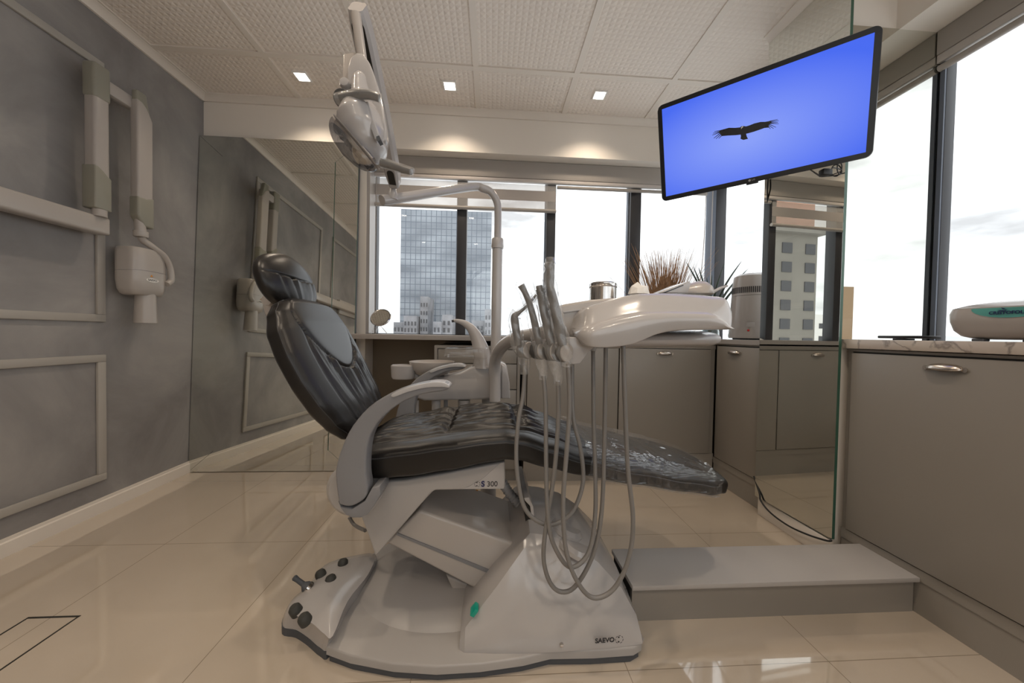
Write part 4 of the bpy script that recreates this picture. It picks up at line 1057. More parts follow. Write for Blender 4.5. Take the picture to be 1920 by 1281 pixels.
for i in range(4):
    hx, hy, hY, hr = hold[i]; pts, rad, Yh = body[i]
    c = onY(hx, hy, hY); q = onY(pts[0][0], pts[0][1], Yh)
    t = thing(names[i], tuple(q), labs[i], 'dental instrument', 'instruments in the holders')
    P = [onY(x, y, Yh) for x, y in pts]
    tube('handpiece_body', P, rad, M['greysteel'], t, n=16)
    if i == 2:
        bm = bmesh.new(); Q = crv(P, 10)[22:38]; 
        for k in range(0, len(Q)-1): btube(bm, [Q[k], Q[k]+(Q[k+1]-Q[k])*.5], .0122, 14)
        fin('grip_ribs', bm, M['greysteel'], t)
    lathe('holder_ring', [(0, -.016), (hr*.8, -.016), (hr, -.010), (hr, .010), (hr*.8, .016), (0, .016)], c, M['greysteel'], t, axis=(.75, -1, 0), n=32)
    cw = c+V((.6, -.8, 0)).normalized()*.0168
    lathe('holder_disc', [(0, .004), (hr*.86, .003), (hr*.9, 0), (0, 0)], cw, M['warmwhite'], t, axis=(.75, -1, 0), n=32)
    # plastic sleeve: loose bag around body, ring and tail
    SP = [onY(x, y, Yh-.004) for x, y in sleeve_tail[i][::-1]]+[onY(x, y, Yh-.004) for x, y in pts[:]]
    if i in (1, 3): e = pts[-1]; SP.append(onY(e[0]-1, e[1]-8, Yh))
    if i == 2: SP.append(onY(1007, 522, Yh))
    bm = bmesh.new(); Q = crv(SP, 8); N = len(Q); rings = []
    up = None
    for k, p in enumerate(Q):
        d = (Q[min(k+1, N-1)]-Q[max(k-1, 0)]).normalized()
        if up is None: up = d.orthogonal().normalized()
        up = (up-d*up.dot(d)).normalized(); s = d.cross(up); f = k/(N-1)
        br = interp([(0, .011), (.12, .013), (.25, .019), (.38, .019), (.6, .0165), (.85, .0155), (1, .012)])(f)
        if i == 0 and f > .72: br = .0085
        rings.append([bm.verts.new(p+(up*math.cos(a)+s*math.sin(a))*(br*(1+.10*math.sin(3*a+k*.5+i)+.06*math.sin(7*a-k*.8)))) for a in [2*math.pi*j/20 for j in range(20)]])
    for a_, b_ in zip(rings, rings[1:]):
        for j in range(20): bm.faces.new((a_[j], a_[(j+1) % 20], b_[(j+1) % 20], b_[j]))
    fin('plastic_sleeve', bm, M['sleeve'], t, angle=180)
    HY = [(.965, 1.0), (.93, .985), (.90, .94), (.875, .90)][i]; n_ = len(hoses[i])
    HP = [onY(x, y, HY[0]+(HY[1]-HY[0])*min(1, k/(n_-1))-(.05*math.sin(math.pi*min(1, k/(n_-1))) if i < 2 else .0)) for k, (x, y) in enumerate(hoses[i])]
    tube('hose', HP, .0060, M['hose'], t, n=12, sm=8)
    lathe('hose_socket', [(0, 0), (.009, 0), (.008, .012), (0, .012)], HP[-1]+V((0, 0, -.006)), M['greylight'], t, n=14)

# things lying on the instrument tray
g = onY(1198, 551, 1.05)
bm = bmesh.new(); base_ = [V((g.x+math.cos(a)*.034, 1.05+math.sin(a)*.028, g.z-.001)) for a in [2*math.pi*k/9 for k in range(9)]]
b_ = [bm.verts.new(p) for p in base_]; m_ = [bm.verts.new(V((p.x*.8+g.x*.2-.002*(k % 2), p.y*.8+1.05*.2, p.z+.016+.004*(k % 3)))) for k, p in enumerate(base_)]
a1 = bm.verts.new((g.x-.006, 1.048, g.z+.037)); a2 = bm.verts.new((g.x+.006, 1.055, g.z+.028))
bm.faces.new(b_)
for k in range(9):
    bm.faces.new((b_[k], b_[(k+1) % 9], m_[(k+1) % 9], m_[k])); bm.faces.new((m_[k], m_[(k+1) % 9], a1 if k in (2, 3, 4, 5, 6) else a2))
bm.faces.new((m_[2], a1, a2)); bm.faces.new((m_[7], a2, a1))
tag(fin('gauze_pack', bm, M['paper'], None, smooth=False), 'crumpled white gauze pad on the instrument tray', 'gauze')
c = onY(1130, 568, 1.12)
t = thing('cotton_canister', tuple(c), 'polished steel canister with lid standing on the instrument tray', 'canister')
rp = .0435; zt_ = onY(1130, 530, 1.12).z
lathe('canister_body', [(0, 0), (rp, 0), (rp, zt_-c.z-.016), (0, zt_-c.z-.016)], c, M['steel'], t, n=40)
lathe('canister_lid', [(rp+.0015, 0), (rp+.0025, .002), (rp+.0015, .004), (rp+.001, .013), (rp-.004, .0165), (.006, .0165), (.004, .019), (0, .019)], V((c.x, c.y, zt_-.018)), M['steel'], t, n=40)

# ================================================================== WALL SCREEN
def tv():
    tl, tr, br, bl = V((.802, 1.602, 2.037)), V((1.353, 1.155, 2.05)), V((1.417, 1.237, 1.674)), V((.866, 1.684, 1.661))
    o = (tl+tr+br+bl)/4; r = ((tr-tl)+(br-bl)).normalized(); u = ((tl-bl)+(tr-br)).normalized(); u = (u-r*u.dot(r)).normalized(); n = r.cross(u).normalized()
    w_, h_ = .355, .1965
    t = thing('wall_monitor', tuple(o), 'wide black-bezel monitor on the mirrored column showing a soaring bird on blue', 'monitor')
    def P(a, b, c=0): return o+r*a+u*b+n*c
    def rr(hw, hh, rad, c):
        L = []
        for sx, sy, a0 in ((1, 1, 0), (-1, 1, 90), (-1, -1, 180), (1, -1, 270)):
            for k in range(7): a = math.radians(a0+15*k); L.append(P(sx*(hw-rad)+math.cos(a)*rad, sy*(hh-rad)+math.sin(a)*rad, c))
        return L
    bz = .021
    rings = [rr(w_+bz-.012, h_+bz-.012, .02, -.034), rr(w_+bz-.002, h_+bz-.002, .024, -.026), rr(w_+bz, h_+bz, .024, -.004), rr(w_+bz-.002, h_+bz-.002, .024, .0)]
    loft('bezel', rings, M['black'], t, angle=30)
    rings = [rr(w_+bz-.05, h_+bz-.05, .02, -.055), rr(w_+bz-.022, h_+bz-.013, .02, -.038), rr(w_+bz-.018, h_+bz-.0105, .02, -.0343)]
    loft('back_casing', rings, M['warmwhite'], t, angle=30)
    bm = bmesh.new(); vs = [bm.verts.new(P(a*w_, b*h_, .0006)) for a, b in ((-1, -1), (1, -1), (1, 1), (-1, 1))]; f = bm.faces.new(vs)
    uv = bm.loops.layers.uv.new('UVMap')
    for l, q in zip(f.loops, ((0, 0), (1, 0), (1, 1), (0, 1))): l[uv].uv = q
    org = o.copy()
    me = bpy.data.meshes.new('screen')
    for v in bm.verts: v.co -= org
    bm.to_mesh(me); bm.free(); me.materials.append(M['screen']); s = bpy.data.objects.new('screen', me); C.objects.link(s); s.parent = t; WP[s.name] = org
    # bird silhouette, traced on the screen plane
    def sp(px, py):
        d = ray(px, py); k = (o+n*.0012-V((0, 0, CH))).dot(n)/d.dot(n); return V((0, 0, CH))+d*k
    z = lambda x, y: sp(1220+x/5.82, 180+y/5.82)
    outl = [(752, 375), (800, 362), (855, 347), (920, 348), (975, 343), (990, 330), (1015, 328), (1040, 332), (1075, 322), (1130, 300), (1200, 283), (1250, 282), (1305, 272), (1320, 290), (1290, 318), (1288, 345), (1240, 350), (1180, 372), (1120, 392), (1075, 405), (1042, 412), (1048, 440), (1062, 468), (1012, 480), (980, 468), (985, 440), (982, 422), (930, 428), (850, 432), (778, 438), (765, 425), (748, 400)]
    bm = bmesh.new(); bm.faces.new([bm.verts.new(z(*p)) for p in outl])
    def fe(a, b, w=5):
        A, B = V((*a, 0)), V((*b, 0)); d = (B-A).normalized(); q = V((-d.y, d.x, 0))*w/2
        bm.faces.new([bm.verts.new(z(p.x, p.y)) for p in (A+q, B+q*.5, B-q*.5, A-q)])
    for a, b in (((760, 378), (695, 388)), ((755, 388), (680, 408)), ((752, 398), (672, 428)), ((756, 408), (688, 462)), ((765, 420), (712, 468)), ((778, 430), (742, 464)),
                 ((1300, 275), (1388, 256)), ((1305, 283), (1397, 270)), ((1305, 292), (1390, 288)), ((1300, 300), (1397, 304)), ((1296, 310), (1368, 342)), ((1290, 322), (1342, 356)), ((1285, 335), (1308, 360))): fe(a, b, 9)
    bmesh.ops.triangulate(bm, faces=bm.faces); fin('bird_silhouette', bm, M['ink'], s, smooth=False, label='dark bird with spread wings')
    bm = bmesh.new(); bm.faces.new([bm.verts.new(z(*p)+n*.0004) for p in ((988, 340), (1000, 330), (1012, 327), (1008, 340), (992, 356), (986, 366))]); fin('bird_collar', bm, M['paper'], s, smooth=False, label='white neck ruff of the bird')
    lg = P(.0, -h_-.0115, .0006)
    text('brand_lettering', 'LG', P(.004, -h_-.0105, .0008), r, u, .010, M['greylight'], t, label='small grey letters')
    bm = bmesh.new(); cc = P(-.010, -h_-.0105, .0012); bm.faces.new([bm.verts.new(cc+r*math.cos(a)*.0046+u*math.sin(a)*.0046) for a in [2*math.pi*k/20 for k in range(20)]]); fin('brand_roundel', bm, M['greylight'], t, smooth=False)
    box_pts = [P(a, -h_-bz+.001, c) for a, c in ((-.022, .0), (.022, .0), (.022, -.02), (-.022, -.02))]
    prism('sensor_tab', box_pts, -u*.007, M['black'], t, .001)
    for sx in (-1, 1):
        bm = bmesh.new()
        for k in range(16):
            a = sx*.2+(k-8)*.0065; q = [P(a+dx, -h_-bz+.0100-.0, c)-u*.0006 for dx, c in ((0, -.0365), (.003, -.0365), (.003, -.0375), (0, -.0375))]
            q = [P(a+dx, -h_-bz+.0098, c) for dx, c in ((0, -.036), (.0034, -.036), (.0044, -.044), (.001, -.044))]
            bm.faces.new([bm.verts.new(p-u*.0012) for p in q])
        fin('vent_grille', bm, M['ink'], t, smooth=False)
    # wall bracket to the column
    tube('bracket_arm', [P(.05, 0, -.05), P(.05, 0, -.10), V((1.36, 1.52, 1.86)), V((1.462, 1.55, 1.86))], .018, M['black'], t, n=12, sm=4)
    prism('bracket_plate', [P(a, b, -.055) for a, b in ((-.05, -.05), (.15, -.05), (.15, .05), (-.05, .05))], -n*.008, M['black'], t)
    # plugs and coiled lead hanging below
    k1 = onY(1549, 323, 1.33)
    a = thing('power_cable', tuple(k1), 'coiled black cable with plugs hanging under the wall monitor', 'cable')
    box('plug', k1.x-.02, k1.x+.02, 1.32, 1.345, k1.z-.012, k1.z+.012, M['cable'], a, .004)
    cc = onY(1571, 318, 1.35); bm = bmesh.new(); Q = []
    for k in range(70):
        an = 2*math.pi*k/70*3; Q.append(cc+V((math.cos(an)*.016, .012*math.sin(an*.5), math.sin(an)*.024)))
    Q = [k1+V((.01, 0, .0)), k1+V((.03, 0, .02))]+Q+[V((1.455, 1.45, 1.68)), V((1.455, 1.55, 1.8))]
    btube(bm, crv(Q, 2), .0022, 6); fin('lead', bm, M['cable'], a)
    t2 = thing('video_cable', (1.43, 1.74, 1.0), 'thin black cable drooping from the monitor beside the mirrored column', 'cable')
    tube('lead', [onY(1440, 336, 1.72), onY(1439, 355, 1.72), onY(1439.5, 385, 1.73), onY(1442, 405, 1.735), onY(1443.5, 415, 1.738)], .0035, M['cable'], t2, n=8)
    tube('lead', [onY(1466, 336, 1.70), onY(1455, 360, 1.71), onY(1445, 392, 1.735)], .0025, M['cable'], t2, n=8)
tv()
t = thing('floor_cable', (1.44, 1.55, .03), 'black cable sagging across the baseboard below the mirrored column', 'cable')
tube('lead', [(1.448, 1.765, .20), onX(1424, 925, 1.44), onX(1427, 940, 1.435), onX(1445, 962, 1.435), onX(1478, 986, 1.435), onX(1515, 1003, 1.44), onX(1550, 1014, 1.445), (1.455, 1.34, .105)], .0042, M['cable'], t, n=8)

# ================================================================== X-RAY UNIT
def xray():
    t = thing('dental_xray_unit', (-1.9, 1.7, 1.2), 'wall-mounted dental x-ray unit with folded arms hanging on the grey wall', 'x-ray machine')
    # horizontal beam along the wall
    P = [(-1.945, z) for z in ()]
    x0, x1 = -1.955, -1.885
    pe = onX(207, 426, -1.89)
    ztop, zbot = onX(207, 411, -1.89).z, onX(207, 443, -1.89).z
    box('wall_beam', x0, x1, -.4, pe.y, zbot, ztop, M['warmwhite'], t, .012, 3)
    box('wall_plate', -1.9875, x0, -.3, .3, zbot-.05, ztop+.05, M['warmwhite'], t, .006)
    def arm(pxl, pxm, pxr, ytop, ytopr, ybot, ybotr, Xf, th, split_top, split_bot, nm):
        """box arm with pivot caps; left edge pxl, corner pxm, right edge pxr at the front plane Xf"""
        A = onX(pxm, (ytop+ybot)/2, Xf); B = onX(pxr, (ytopr+ybotr)/2, Xf)
        z1 = onX(pxm, ytop, Xf).z; z0 = onX(pxm, ybot, Xf).z
        ya, yb = A.y, B.y
        xb = Xf-th
        return ya, yb, z0, z1, xb
    # first arm
    Xf = -1.875
    yl = onX(178, 250, Xf).y; yr = onX(207, 250, Xf).y
    z1 = onX(178, 113, Xf).z; z0 = onX(178, 389, Xf).z; zs1 = onX(178, 180, Xf).z; zs0 = onX(178, 308, Xf).z; zs0r = onX(205, 345, Xf).z
    xb = onY(155, 250, yl).x
    a = box('lower_arm', xb, Xf, yl, yr, z0+.08, z1-.10, M['warmwhite'], t, .012, 4)
    g = .004
    box('arm_cap', xb-g, Xf+g, yl-g, yr+g, zs1, z1, M['olive'], a, .014, 4, label='olive-grey upper arm cap')
    q = [(xb-g, z0), (Xf+g, z0), (Xf+g, zs0r), (xb-g, zs0r)]
    prism('arm_cap', [V((Xf+g, yl-g, z0)), V((Xf+g, yr+g, z0)), V((Xf+g, yr+g, zs0r+.02)), V((Xf+g, (yl+yr)/2, zs0r+.05)), V((Xf+g, yl+.01, zs0)), V((Xf+g, yl-g, zs0))], (xb-Xf-2*g, 0, 0), M['olive'], a, .010, 3, label='olive-grey lower arm cap')
    tube('arm_pivot', [V(((xb+Xf)/2+.01, (yl+yr)/2, z0)), V(((xb+Xf)/2+.01, (yl+yr)/2, ztop-.004))], .026, M['warmwhite'], t, n=20, sm=0)
    # second arm
    Xf2 = -1.85
    yl2 = onX(252, 300, Xf2).y; yr2 = onX(288, 300, Xf2).y
    z12 = onX(262, 168, Xf2).z; z02 = onX(262, 412, Xf2).z; zt2 = onX(255, 212, Xf2).z; zc2 = onX(280, 375, Xf2).z
    xb2 = Xf2-.042; yl2 += .018
    # bridge link between the two arms
    zb = onX(213, 165, -1.87).z
    bd_ = box('arm_bridge', -1.925, -1.88, yr-.03, yl2+.03, zb-.035, zb+.03, M['warmwhite'], t, .01)
    pts = [V((Xf2, yl2, z02+.06)), V((Xf2, yr2, z02+.06)), V((Xf2, yr2, z12-.13)), V((Xf2, yr2-.03, z12-.075)), V((Xf2, yl2+.03, z12-.055)), V((Xf2, yl2, z12-.05))]
    b2 = prism('upper_arm', pts, (xb2-Xf2, 0, 0), M['warmwhite'], t, .010, 4)
    pts = [V((Xf2-.006, yl2+.002, z12)), V((Xf2-.006, yl2+.055, z12)), V((Xf2-.006, yr2-.004, z12-.12)), V((Xf2-.006, yr2-.004, z12-.2)), V((Xf2-.006, yl2+.002, z12-.2))]
    prism('arm_cap', pts, (xb2-Xf2+.01, 0, 0), M['olive'], b2, .010, 3, label='olive-grey upper arm cap')
    g = .003
    pts = [V((Xf2+g, yl2-g, z02+.02)), V((Xf2+g, yl2+.03, z02-.03)), V((Xf2+g, yr2+g, z02-.03)), V((Xf2+g, yr2+g, zc2+.015)), V((Xf2+g, (yl2+yr2)/2, zc2)), V((Xf2+g, yl2-g, zc2))]
    prism('arm_cap', pts, (xb2-Xf2-2*g, 0, 0), M['olive'], b2, .010, 3, label='olive-grey lower arm cap')
    xm = -1.87
    n0 = onX(262, 405, xm); n1 = onX(264, 443, xm)
    tube('neck', [n0, n0.lerp(n1, .5), n1], .022, M['warmwhite'], t, n=18, sm=3)
    lathe('neck_collar', [(0, 0), (.028, 0), (.030, .006), (.030, .03), (0, .03)], n1+V((0, 0, -.005)), M['warmwhite'], t, n=24)
    tube('yoke', [n1, onX(270, 452, xm), onX(290, 466, -1.85), onX(308, 481, -1.84), onX(318, 500, -1.84), onX(321, 525, -1.84), onX(313, 533, -1.84)], [.018, .017, .015, .015, .015, .016, .015], M['warmwhite'], t, n=14)
    # head: rounded tub
    Y0 = 1.66; 
    zt, zbm = onX(262, 462, -1.84).z, onX(262, 552, -1.84).z
    ya, yb = onX(206, 505, -1.965).y, onX(317, 505, -1.85).y
    rings = []
    for q, s in ((0, .72), (.03, .84), (.12, .94), (.3, 1.0), (.55, 1.0), (.85, 1.0), (.95, .98), (.99, .93), (1.0, .85)):
        z = zbm+(zt-zbm)*q; ring = []
        for k in range(40):
            a_ = 2*math.pi*k/40; cc, ss = math.cos(a_), math.sin(a_)
            ring.append(V((-1.905+math.copysign(abs(cc)**.55, cc)*.066*s, (ya+yb)/2-.0+math.copysign(abs(ss)**.6, ss)*(yb-ya)/2*s, z)))
        rings.append(ring)
    hd = loft('tube_head', rings, M['warmwhite'], t, angle=40)
    zseam = onX(262, 505, -1.80).z
    ring = [V((-1.905+math.copysign(abs(math.cos(a_))**.55, math.cos(a_))*.0664, (ya+yb)/2+math.copysign(abs(math.sin(a_))**.6, math.sin(a_))*((yb-ya)/2+.0003), zseam+.006*math.cos(a_))) for a_ in [2*math.pi*k/80 for k in range(81)]]
    bm = bmesh.new(); btube(bm, ring, .0008, 6); fin('head_seam', bm, M['grey'], hd)
    cz = onX(273, 545, -1.89); cb = onX(274, 606, -1.89)
    lathe('aiming_cone', [(.046, 0), (.047, .001), (.040, cz.z-cb.z+.01), (.0, cz.z-cb.z+.01), (0, .02), (.040, .018)], V((-1.89, cz.y, cb.z)), M['warmwhite'], t, n=36)
    fx = -1.8388; e = onX(286, 526, fx)
    pr = [V((fx, e.y+math.cos(a_)*.035, e.z+math.sin(a_)*.011)) for a_ in [2*math.pi*k/24 for k in range(24)]]
    prism('badge', pr, (.0008, 0, 0), M['paper'], hd, label='white oval badge')
    text('badge_lettering', 'SAEVO', e+V((.001, 0, 0)), (0, 1, 0), (0, 0, 1), .016, M['ink'], hd)
    wv = onX(284, 518, fx); prism('warning_mark', [wv+V((.001, -.008, -.004)), wv+V((.001, .008, -.004)), wv+V((.001, 0, .007))], (.0006, 0, 0), M['orange'], hd, label='small orange warning triangle')
xray()

# ================================================================== COUNTER ITEMS
def cleaner():
    t = thing('ultrasonic_cleaner', (1.68, .88, .955), 'white ultrasonic cleaner with a teal label on the marble counter', 'ultrasonic cleaner')
    x0, x1, y0, y1 = 1.552, 1.80, .70, 1.085; z0, zt = .963, 1.062
    rings = []
    def rr(ix, iy, z, zl=None, rad=.04):
        L = []; cx, cy = (x0+x1)/2, (y0+y1)/2; hx, hy = (x1-x0)/2-ix, (y1-y0)/2-iy
        for sx, sy, a0 in ((1, 1, 0), (-1, 1, 90), (-1, -1, 180), (1, -1, 270)):
            for k in range(6): a = math.radians(a0+18*k); L.append(V((cx+sx*(hx-rad)+math.cos(a)*rad, cy+sy*(hy-rad)+math.sin(a)*rad, z)))
        return L
    for ins, z in ((.055, .962), (.035, .964), (.018, .972), (.007, .99), (.001, 1.02), (.0, 1.045), (.004, zt)): rings.append(rr(ins, ins*1.1, z))
    b = loft('housing', rings, M['warmwhite'], t, angle=40)
    rings = [rr(.004, .004, zt+.0005), rr(.02, .03, zt+.012), rr(.06, .08, zt+.022, rad=.03), rr(.10, .14, zt+.025, rad=.01)]
    loft('lid', rings, M['white'], t, angle=40)
    for x in (1.585, 1.77):
        for y in (.80, 1.01): box('foot', x-.012, x+.012, y-.014, y+.014, .9555, .9635, M['greydark'], t, .002)
    X = x0-.0006; pts = [V((X+.0025, 1.010, zt-.002))]
    for k in range(13):
        a = math.pi*k/12; pts.append(V((X+.0005, .93+math.cos(a)*.083, zt-.004-math.sin(a)*.030)))
    prism('label_sticker', pts, (-.001, 0, 0), M['teal'], b, label='teal half-round maker label')
    text('label_lettering', 'CRISTOFOLI', V((X-.002, .935, 1.043)), (0, -1, 0), (0, 0, 1), .0135, M['navy'], b, label='navy maker lettering', bold=.0003)
    bm = bmesh.new(); c = V((X-.0022, .945, 1.053))
    for P_ in (((-.010, -.002), (-.004, -.004), (.008, -.004), (.012, -.001), (.004, -.002), (-.004, -.0015)), ((-.002, .006), (.004, .004), (.009, .0), (.002, .001), (.0, .003))):
        bm.faces.new([bm.verts.new(c+V((0, -a, b_))) for a, b_ in P_])
    fin('label_emblem', bm, M['navy'], b, smooth=False)
cleaner()
def phone():
    p = onY(1690, 633, 1.16)
    t = thing('mobile_phone', (1.56, 1.22, .955), 'black device lying on a small rest on the marble counter, reflected in the column mirror', 'device')
    a = onX(1668, 629, 1.52)
    box('device_body', 1.51, 1.60, 1.115, 1.245, .962, .972, M['black'], t, .003)
    box('rest', 1.53, 1.57, 1.17, 1.21, .9555, .9615, M['greydark'], t, .001)
phone()
def distiller():
    c = V((1.668, 2.10, .944)); t = thing('water_distiller', tuple(c), 'tall white water distiller with vent slots on the corner worktop', 'water distiller')
    top = onY(1415, 515, 2.1).z; h = top-.944; k = h/.40
    r = .118
    box('base_foot', c.x-.07, c.x+.07, c.y-.07, c.y+.07, .9445, .957, M['greydark'], t, .004)
    lathe('body', [(0, .010), (r*.99, .010), (r+.003, .02), (r-.010, h*.66), (0, h*.66)], c, M['white'], t, n=48)
    lathe('head', [(0, h*.665), (r-.010, h*.665), (r-.011, h*.82), (r-.02, h*.96), (r-.045, h), (0, h)], c, M['white'], t, n=48)
    bm = bmesh.new()
    for k_ in range(64):
        a = 2*math.pi*k_/64; d = V((math.cos(a), math.sin(a), 0)); s = V((-d.y, d.x, 0)); q = c+d*(r-.0095)
        bm.faces.new([bm.verts.new(q+s*i*.0032+V((0, 0, h*(.70 if j < 0 else .79)))) for i, j in ((-1, -1), (1, -1), (1, 1), (-1, 1))])
    fin('vent_slots', bm, M['ink'], t, smooth=False)
    d = V((-.55, -.83, 0)).normalized(); s = V((-d.y, d.x, 0))
    q = c+d*(r-.001)+V((0, 0, h*.14)); lathe('lamp_button', [(0, .004), (.006, .003), (.007, 0), (0, 0)], q-s*.02, M['red'], t, axis=d, n=16)
    prism('control_panel', [q+s*a+V((0, 0, b+.02)) for a, b in ((-.03, 0), (.01, 0), (.01, .03), (-.03, .03))], d*.004, M['greylight'], t, .001)
distiller()
def plants():
    # dry grass in a low pot on the back worktop
    c = V((1.31, 2.52, .944)); t = thing('dry_grass_plant', tuple(c), 'bunch of dry brown ornamental grass on the back worktop', 'plant')
    lathe('pot', [(0, 0), (.05, 0), (.062, .09), (.057, .09), (.05, .07), (0, .07)], c, M['paper'], t, n=28)
    bm = bmesh.new(); rg = random.Random(5)
    for k in range(420):
        a = rg.gauss(0, .20); b = rg.uniform(-.22, .22); L = rg.uniform(.38, .66)
        p0 = c+V((a*.10, b*.08, .06)); P = []
        for j in range(6):
            q = j/5; P.append(p0+V((a*L*q+a*.25*L*q*q+.01*math.sin(k+q*3), b*L*q*.6, L*q*math.cos(a*.6))))
        btube(bm, P, [.0024, .0024, .0021, .0018, .0012, .0005], 3, cap=False)
    for k in range(9):   # long arching strands to the left
        L = rg.uniform(.32, .52); dz = rg.uniform(.55, 1.0)
        P = [c+V((-L*q*1.0-.02, rg.uniform(-.002, .002), .08+dz*.55*q-.33*q*q*dz)) for q in [j/9 for j in range(10)]]
        btube(bm, P, .0012, 3, cap=False)
    fin('grass_blades', bm, M['grass'], t)
    c = V((1.53, 2.30, .944)); t = thing('aloe_plant', tuple(c), 'dark green spiky-leaved plant in a small glass bowl of pebbles by the corner post', 'plant')
    lathe('glass_bowl', [(0, 0), (.045, 0), (.058, .02), (.056, .055), (.050, .075), (.048, .073), (.053, .055), (.054, .022), (.042, .004), (0, .004)], c, M['vase'], t, n=32)
    bm = bmesh.new()
    for k in range(60):
        p = c+V((rg.uniform(-.038, .038), rg.uniform(-.038, .038), .008+rg.uniform(0, .03))); r = rg.uniform(.005, .009)
        bmesh.ops.create_icosphere(bm, subdivisions=1, radius=r, matrix=Matrix.Translation(p))
    tag(fin('pebbles', bm, M['paper'], t), kind='stuff')
    tips = [((1287, 492), -.02), ((1296, 506), .02), ((1310, 502), -.03), ((1325, 520), -.05), ((1358, 494), .03), ((1391, 489), -.02), ((1403, 504), .03), ((1413, 510), -.04), ((1335, 515), .04), ((1364, 528), -.06), ((1300, 500), .05)]
    for i, ((x, y), dy) in enumerate(tips):
        tip = onY(x, y, 2.30+dy); p0 = c+V((0, 0, .05)); dx = tip.x-p0.x
        P = crv([p0, p0+V((dx*.18, dy*.3, (tip.z-p0.z)*.35)), p0+V((dx*.5, dy*.6, (tip.z-p0.z)*.68)), tip], 5); N = len(P)
        bm = bmesh.new(); btube(bm, P, lambda q: (max(.0008, .017*(1-q)**.6*(.55+.45*min(1, q*4))), max(.0008, .013*(1-q)**.6)), 8); fin('leaf', bm, M['leaf'], t)
plants()
def bench_items():
    c = V((-.775, 2.44, .940)); t = thing('makeup_mirror', tuple(c), 'small oval vanity mirror with clear handle standing on the window shelf', 'vanity mirror')
    d = V((-.08, -1, .62)).normalized(); u = d.orthogonal()
    cc = onY(714, 595.5, 2.42)
    lathe('mirror_glass', [(0, .0045), (.060, .0045), (.060, .001), (0, .001)], cc, M['mirror'], t, axis=d, n=40)
    lathe('mirror_rim', [(.060, .001), (.060, .006), (.066, .008), (.071, .003), (.070, -.004), (0, -.006)], cc, M['steel'], t, axis=d, n=40)
    h0 = onY(708, 607, 2.43); h1 = onY(701, 624.5, 2.36); tube('handle', [h0, h0.lerp(h1, .4), V((h1.x, h1.y, .950))], [.012, .016, .014], M['clear'], t, n=12, sm=4)
    tube('wire_leg', [onY(712, 609, 2.43), onY(718, 616, 2.5), V((onY(726, 626, 2.55).x, 2.55, .943))], .0022, M['steel'], t, n=6)
    # small bottle seen only in the column mirror
    t = thing('dropper_bottle', (.98, 2.42, .944), 'small white applicator with orange band on the back worktop, seen in the column mirror', 'bottle')
    lathe('bottle_body', [(0, 0), (.014, 0), (.014, .10), (.009, .11), (.007, .17), (.004, .18), (0, .18)], (.98, 2.42, .944), M['white'], t, n=20)
    lathe('orange_band', [(.0142, 0), (.0148, .001), (.0148, .05), (.0142, .051)], (.98, 2.42, 1.0), M['orange'], t, n=20)
    t = thing('paper_stack', (.86, 2.40, .944), 'small pile of pale papers on the back worktop, seen in the column mirror', 'papers')
    for k in range(3): box('sheet', .80+.01*k, .93+.008*k, 2.34, 2.47, .9445+.004*k, .948+.004*k, M['paper'], t)
bench_items()

# ================================================================== OUTSIDE
def bld(name, x0, x1, y0, y1, z0, z1, mt, label, win=None, rot=0, group=None):
    c = V(((x0+x1)/2, (y0+y1)/2, z0)); t = thing(name, tuple(c), label, 'building', group)
    o = box('facade', x0, x1, y0, y1, z0, z1, mt, t)
    if win:
        nx, nz, ww, wh, zlo, zhi, side = win; bm = bmesh.new()
        for i in range(nx):
            for j in range(nz):
                z = zlo+(zhi-zlo)*(j+.5)/nz
                if side == 'y': x = x0+(x1-x0)*(i+.5)/nx; bbox(bm, x-ww/2, x+ww/2, y0-.06, y0-.01, z-wh/2, z+wh/2)
                else: y = y0+(y1-y0)*(i+.5)/nx; bbox(bm, x1+.01, x1+.06, y-ww/2, y+ww/2, z-wh/2, z+wh/2)
        fin('windows', bm, M['winDark'], t, smooth=False)
    if rot: t.rotation_euler = (0, 0, rot)
    return t
a = onY(752, 388, 90); b = onY(922, 398, 90)
bld('glass_tower', a.x, b.x, 90, 115, -60, a.z-.5, M['tower'], 'large blue-grey glass office tower seen through the left window panes')
def city(px0, px1, top, Y, lab, n):
    p, q = onY(px0, top, Y), onY(px1, top, Y); w_ = q.x-p.x
    bld('apartment_block', p.x, q.x, Y, Y+8, -40, p.z, M['bldg'], lab, (n, 12, w_/n*.5, .9, -14, p.z-1, 'y'), group='distant apartment blocks below the glass tower')
city(738, 757, 604, 80, 'low pale apartment block at the left foot of the glass tower', 3)
city(757, 782, 592, 78, 'stepped grey apartment block in front of the glass tower', 4)
city(788, 803, 556, 80, 'dark slender high-rise in front of the glass tower', 3)
city(803, 828, 562, 94, 'broad dark high-rise beside the slender one before the tower', 4)
city(812, 826, 603, 70, 'white block with balconies before the dark high-rises', 2)
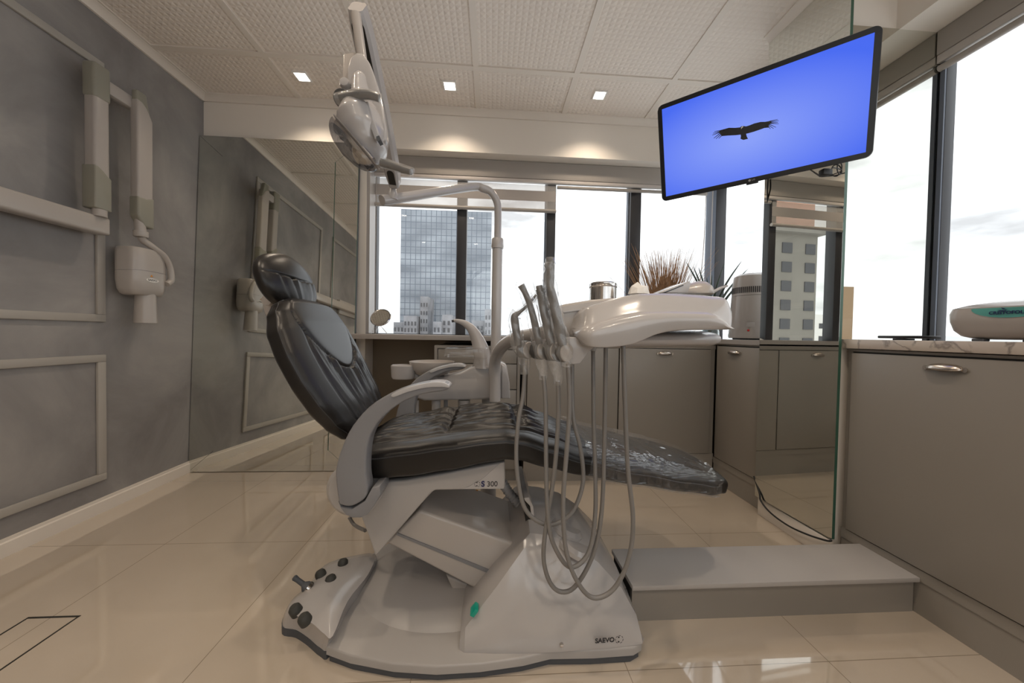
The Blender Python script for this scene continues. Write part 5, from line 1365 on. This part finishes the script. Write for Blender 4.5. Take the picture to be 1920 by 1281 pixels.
city(829, 846, 590, 72, 'white block with balconies beside the dark window post', 2)
city(909, 921, 580, 76, 'narrow grey block at the right foot of the glass tower', 2)
city(884, 908, 601, 80, 'low brownish block right of the dark window post', 3)
# unfinished tower reflected in the column mirror
def conc(x0, x1, y0, y1, top):
    t = thing('concrete_tower', ((x0+x1)/2, (y0+y1)/2, -40), 'unfinished concrete tower with brick upper floors, seen reflected in the column mirror', 'building')
    box('shaft', x0, x1, y0, y1, -40, top, M['concrete'], t); box('cornice', x0-.8, x1+.8, y0-.8, y1+.8, top, top+.6, M['concrete'], t)
    box('brick_floors', x0, x1-1, y0+.5, y1, top+.6, top+9, M['brick'], t)
    bm = bmesh.new()
    for j in range(14):
        z = top-2-j*2.6
        for x in (-41.8, -45.6): bbox(bm, x-.8, x+.8, y0-.1, y0-.02, z-.7, z+.7)
        for y in (y0+2.5, y1-2.5): bbox(bm, x1+.02, x1+.1, y-.8, y+.8, z-.7, z+.7)
    fin('openings', bm, M['winDark'], t, smooth=False)
conc(-46.8, -33.5, 40, 50, 15.5)
bld('white_block', -70, -60, 56, 64, -40, 6, M['paper'], 'pale block with green windows behind the concrete tower, seen reflected in the column mirror', (3, 10, 1, 1, -20, 5, 'y'))
bld('ochre_block', 58, 64, -62, -54, -40, 10.5, M['ochre'], 'ochre block seen only in the mirror on the near face of the column')
def hills():
    bm = bmesh.new(); N = 60; lo, hi, bk = [], [], []
    for k in range(N+1):
        a = math.radians(-75+150*k/N+45*0); d = 1500; x, y = math.sin(a+.35)*d, math.cos(a+.35)*d
        h = 6+10*abs(math.sin(a*5.3+1))+8*math.sin(a*11+2)**2; lo.append(bm.verts.new((x, y, -200))); hi.append(bm.verts.new((x, y, h))); bk.append(bm.verts.new((x*1.3, y*1.3, -200)))
    for k in range(N): bm.faces.new((lo[k], lo[k+1], hi[k+1], hi[k])); bm.faces.new((hi[k], hi[k+1], bk[k+1], bk[k]))
    S(fin('hills', bm, mat('hazy_hills', (.62, .63, .62), 1.0), None))
hills()
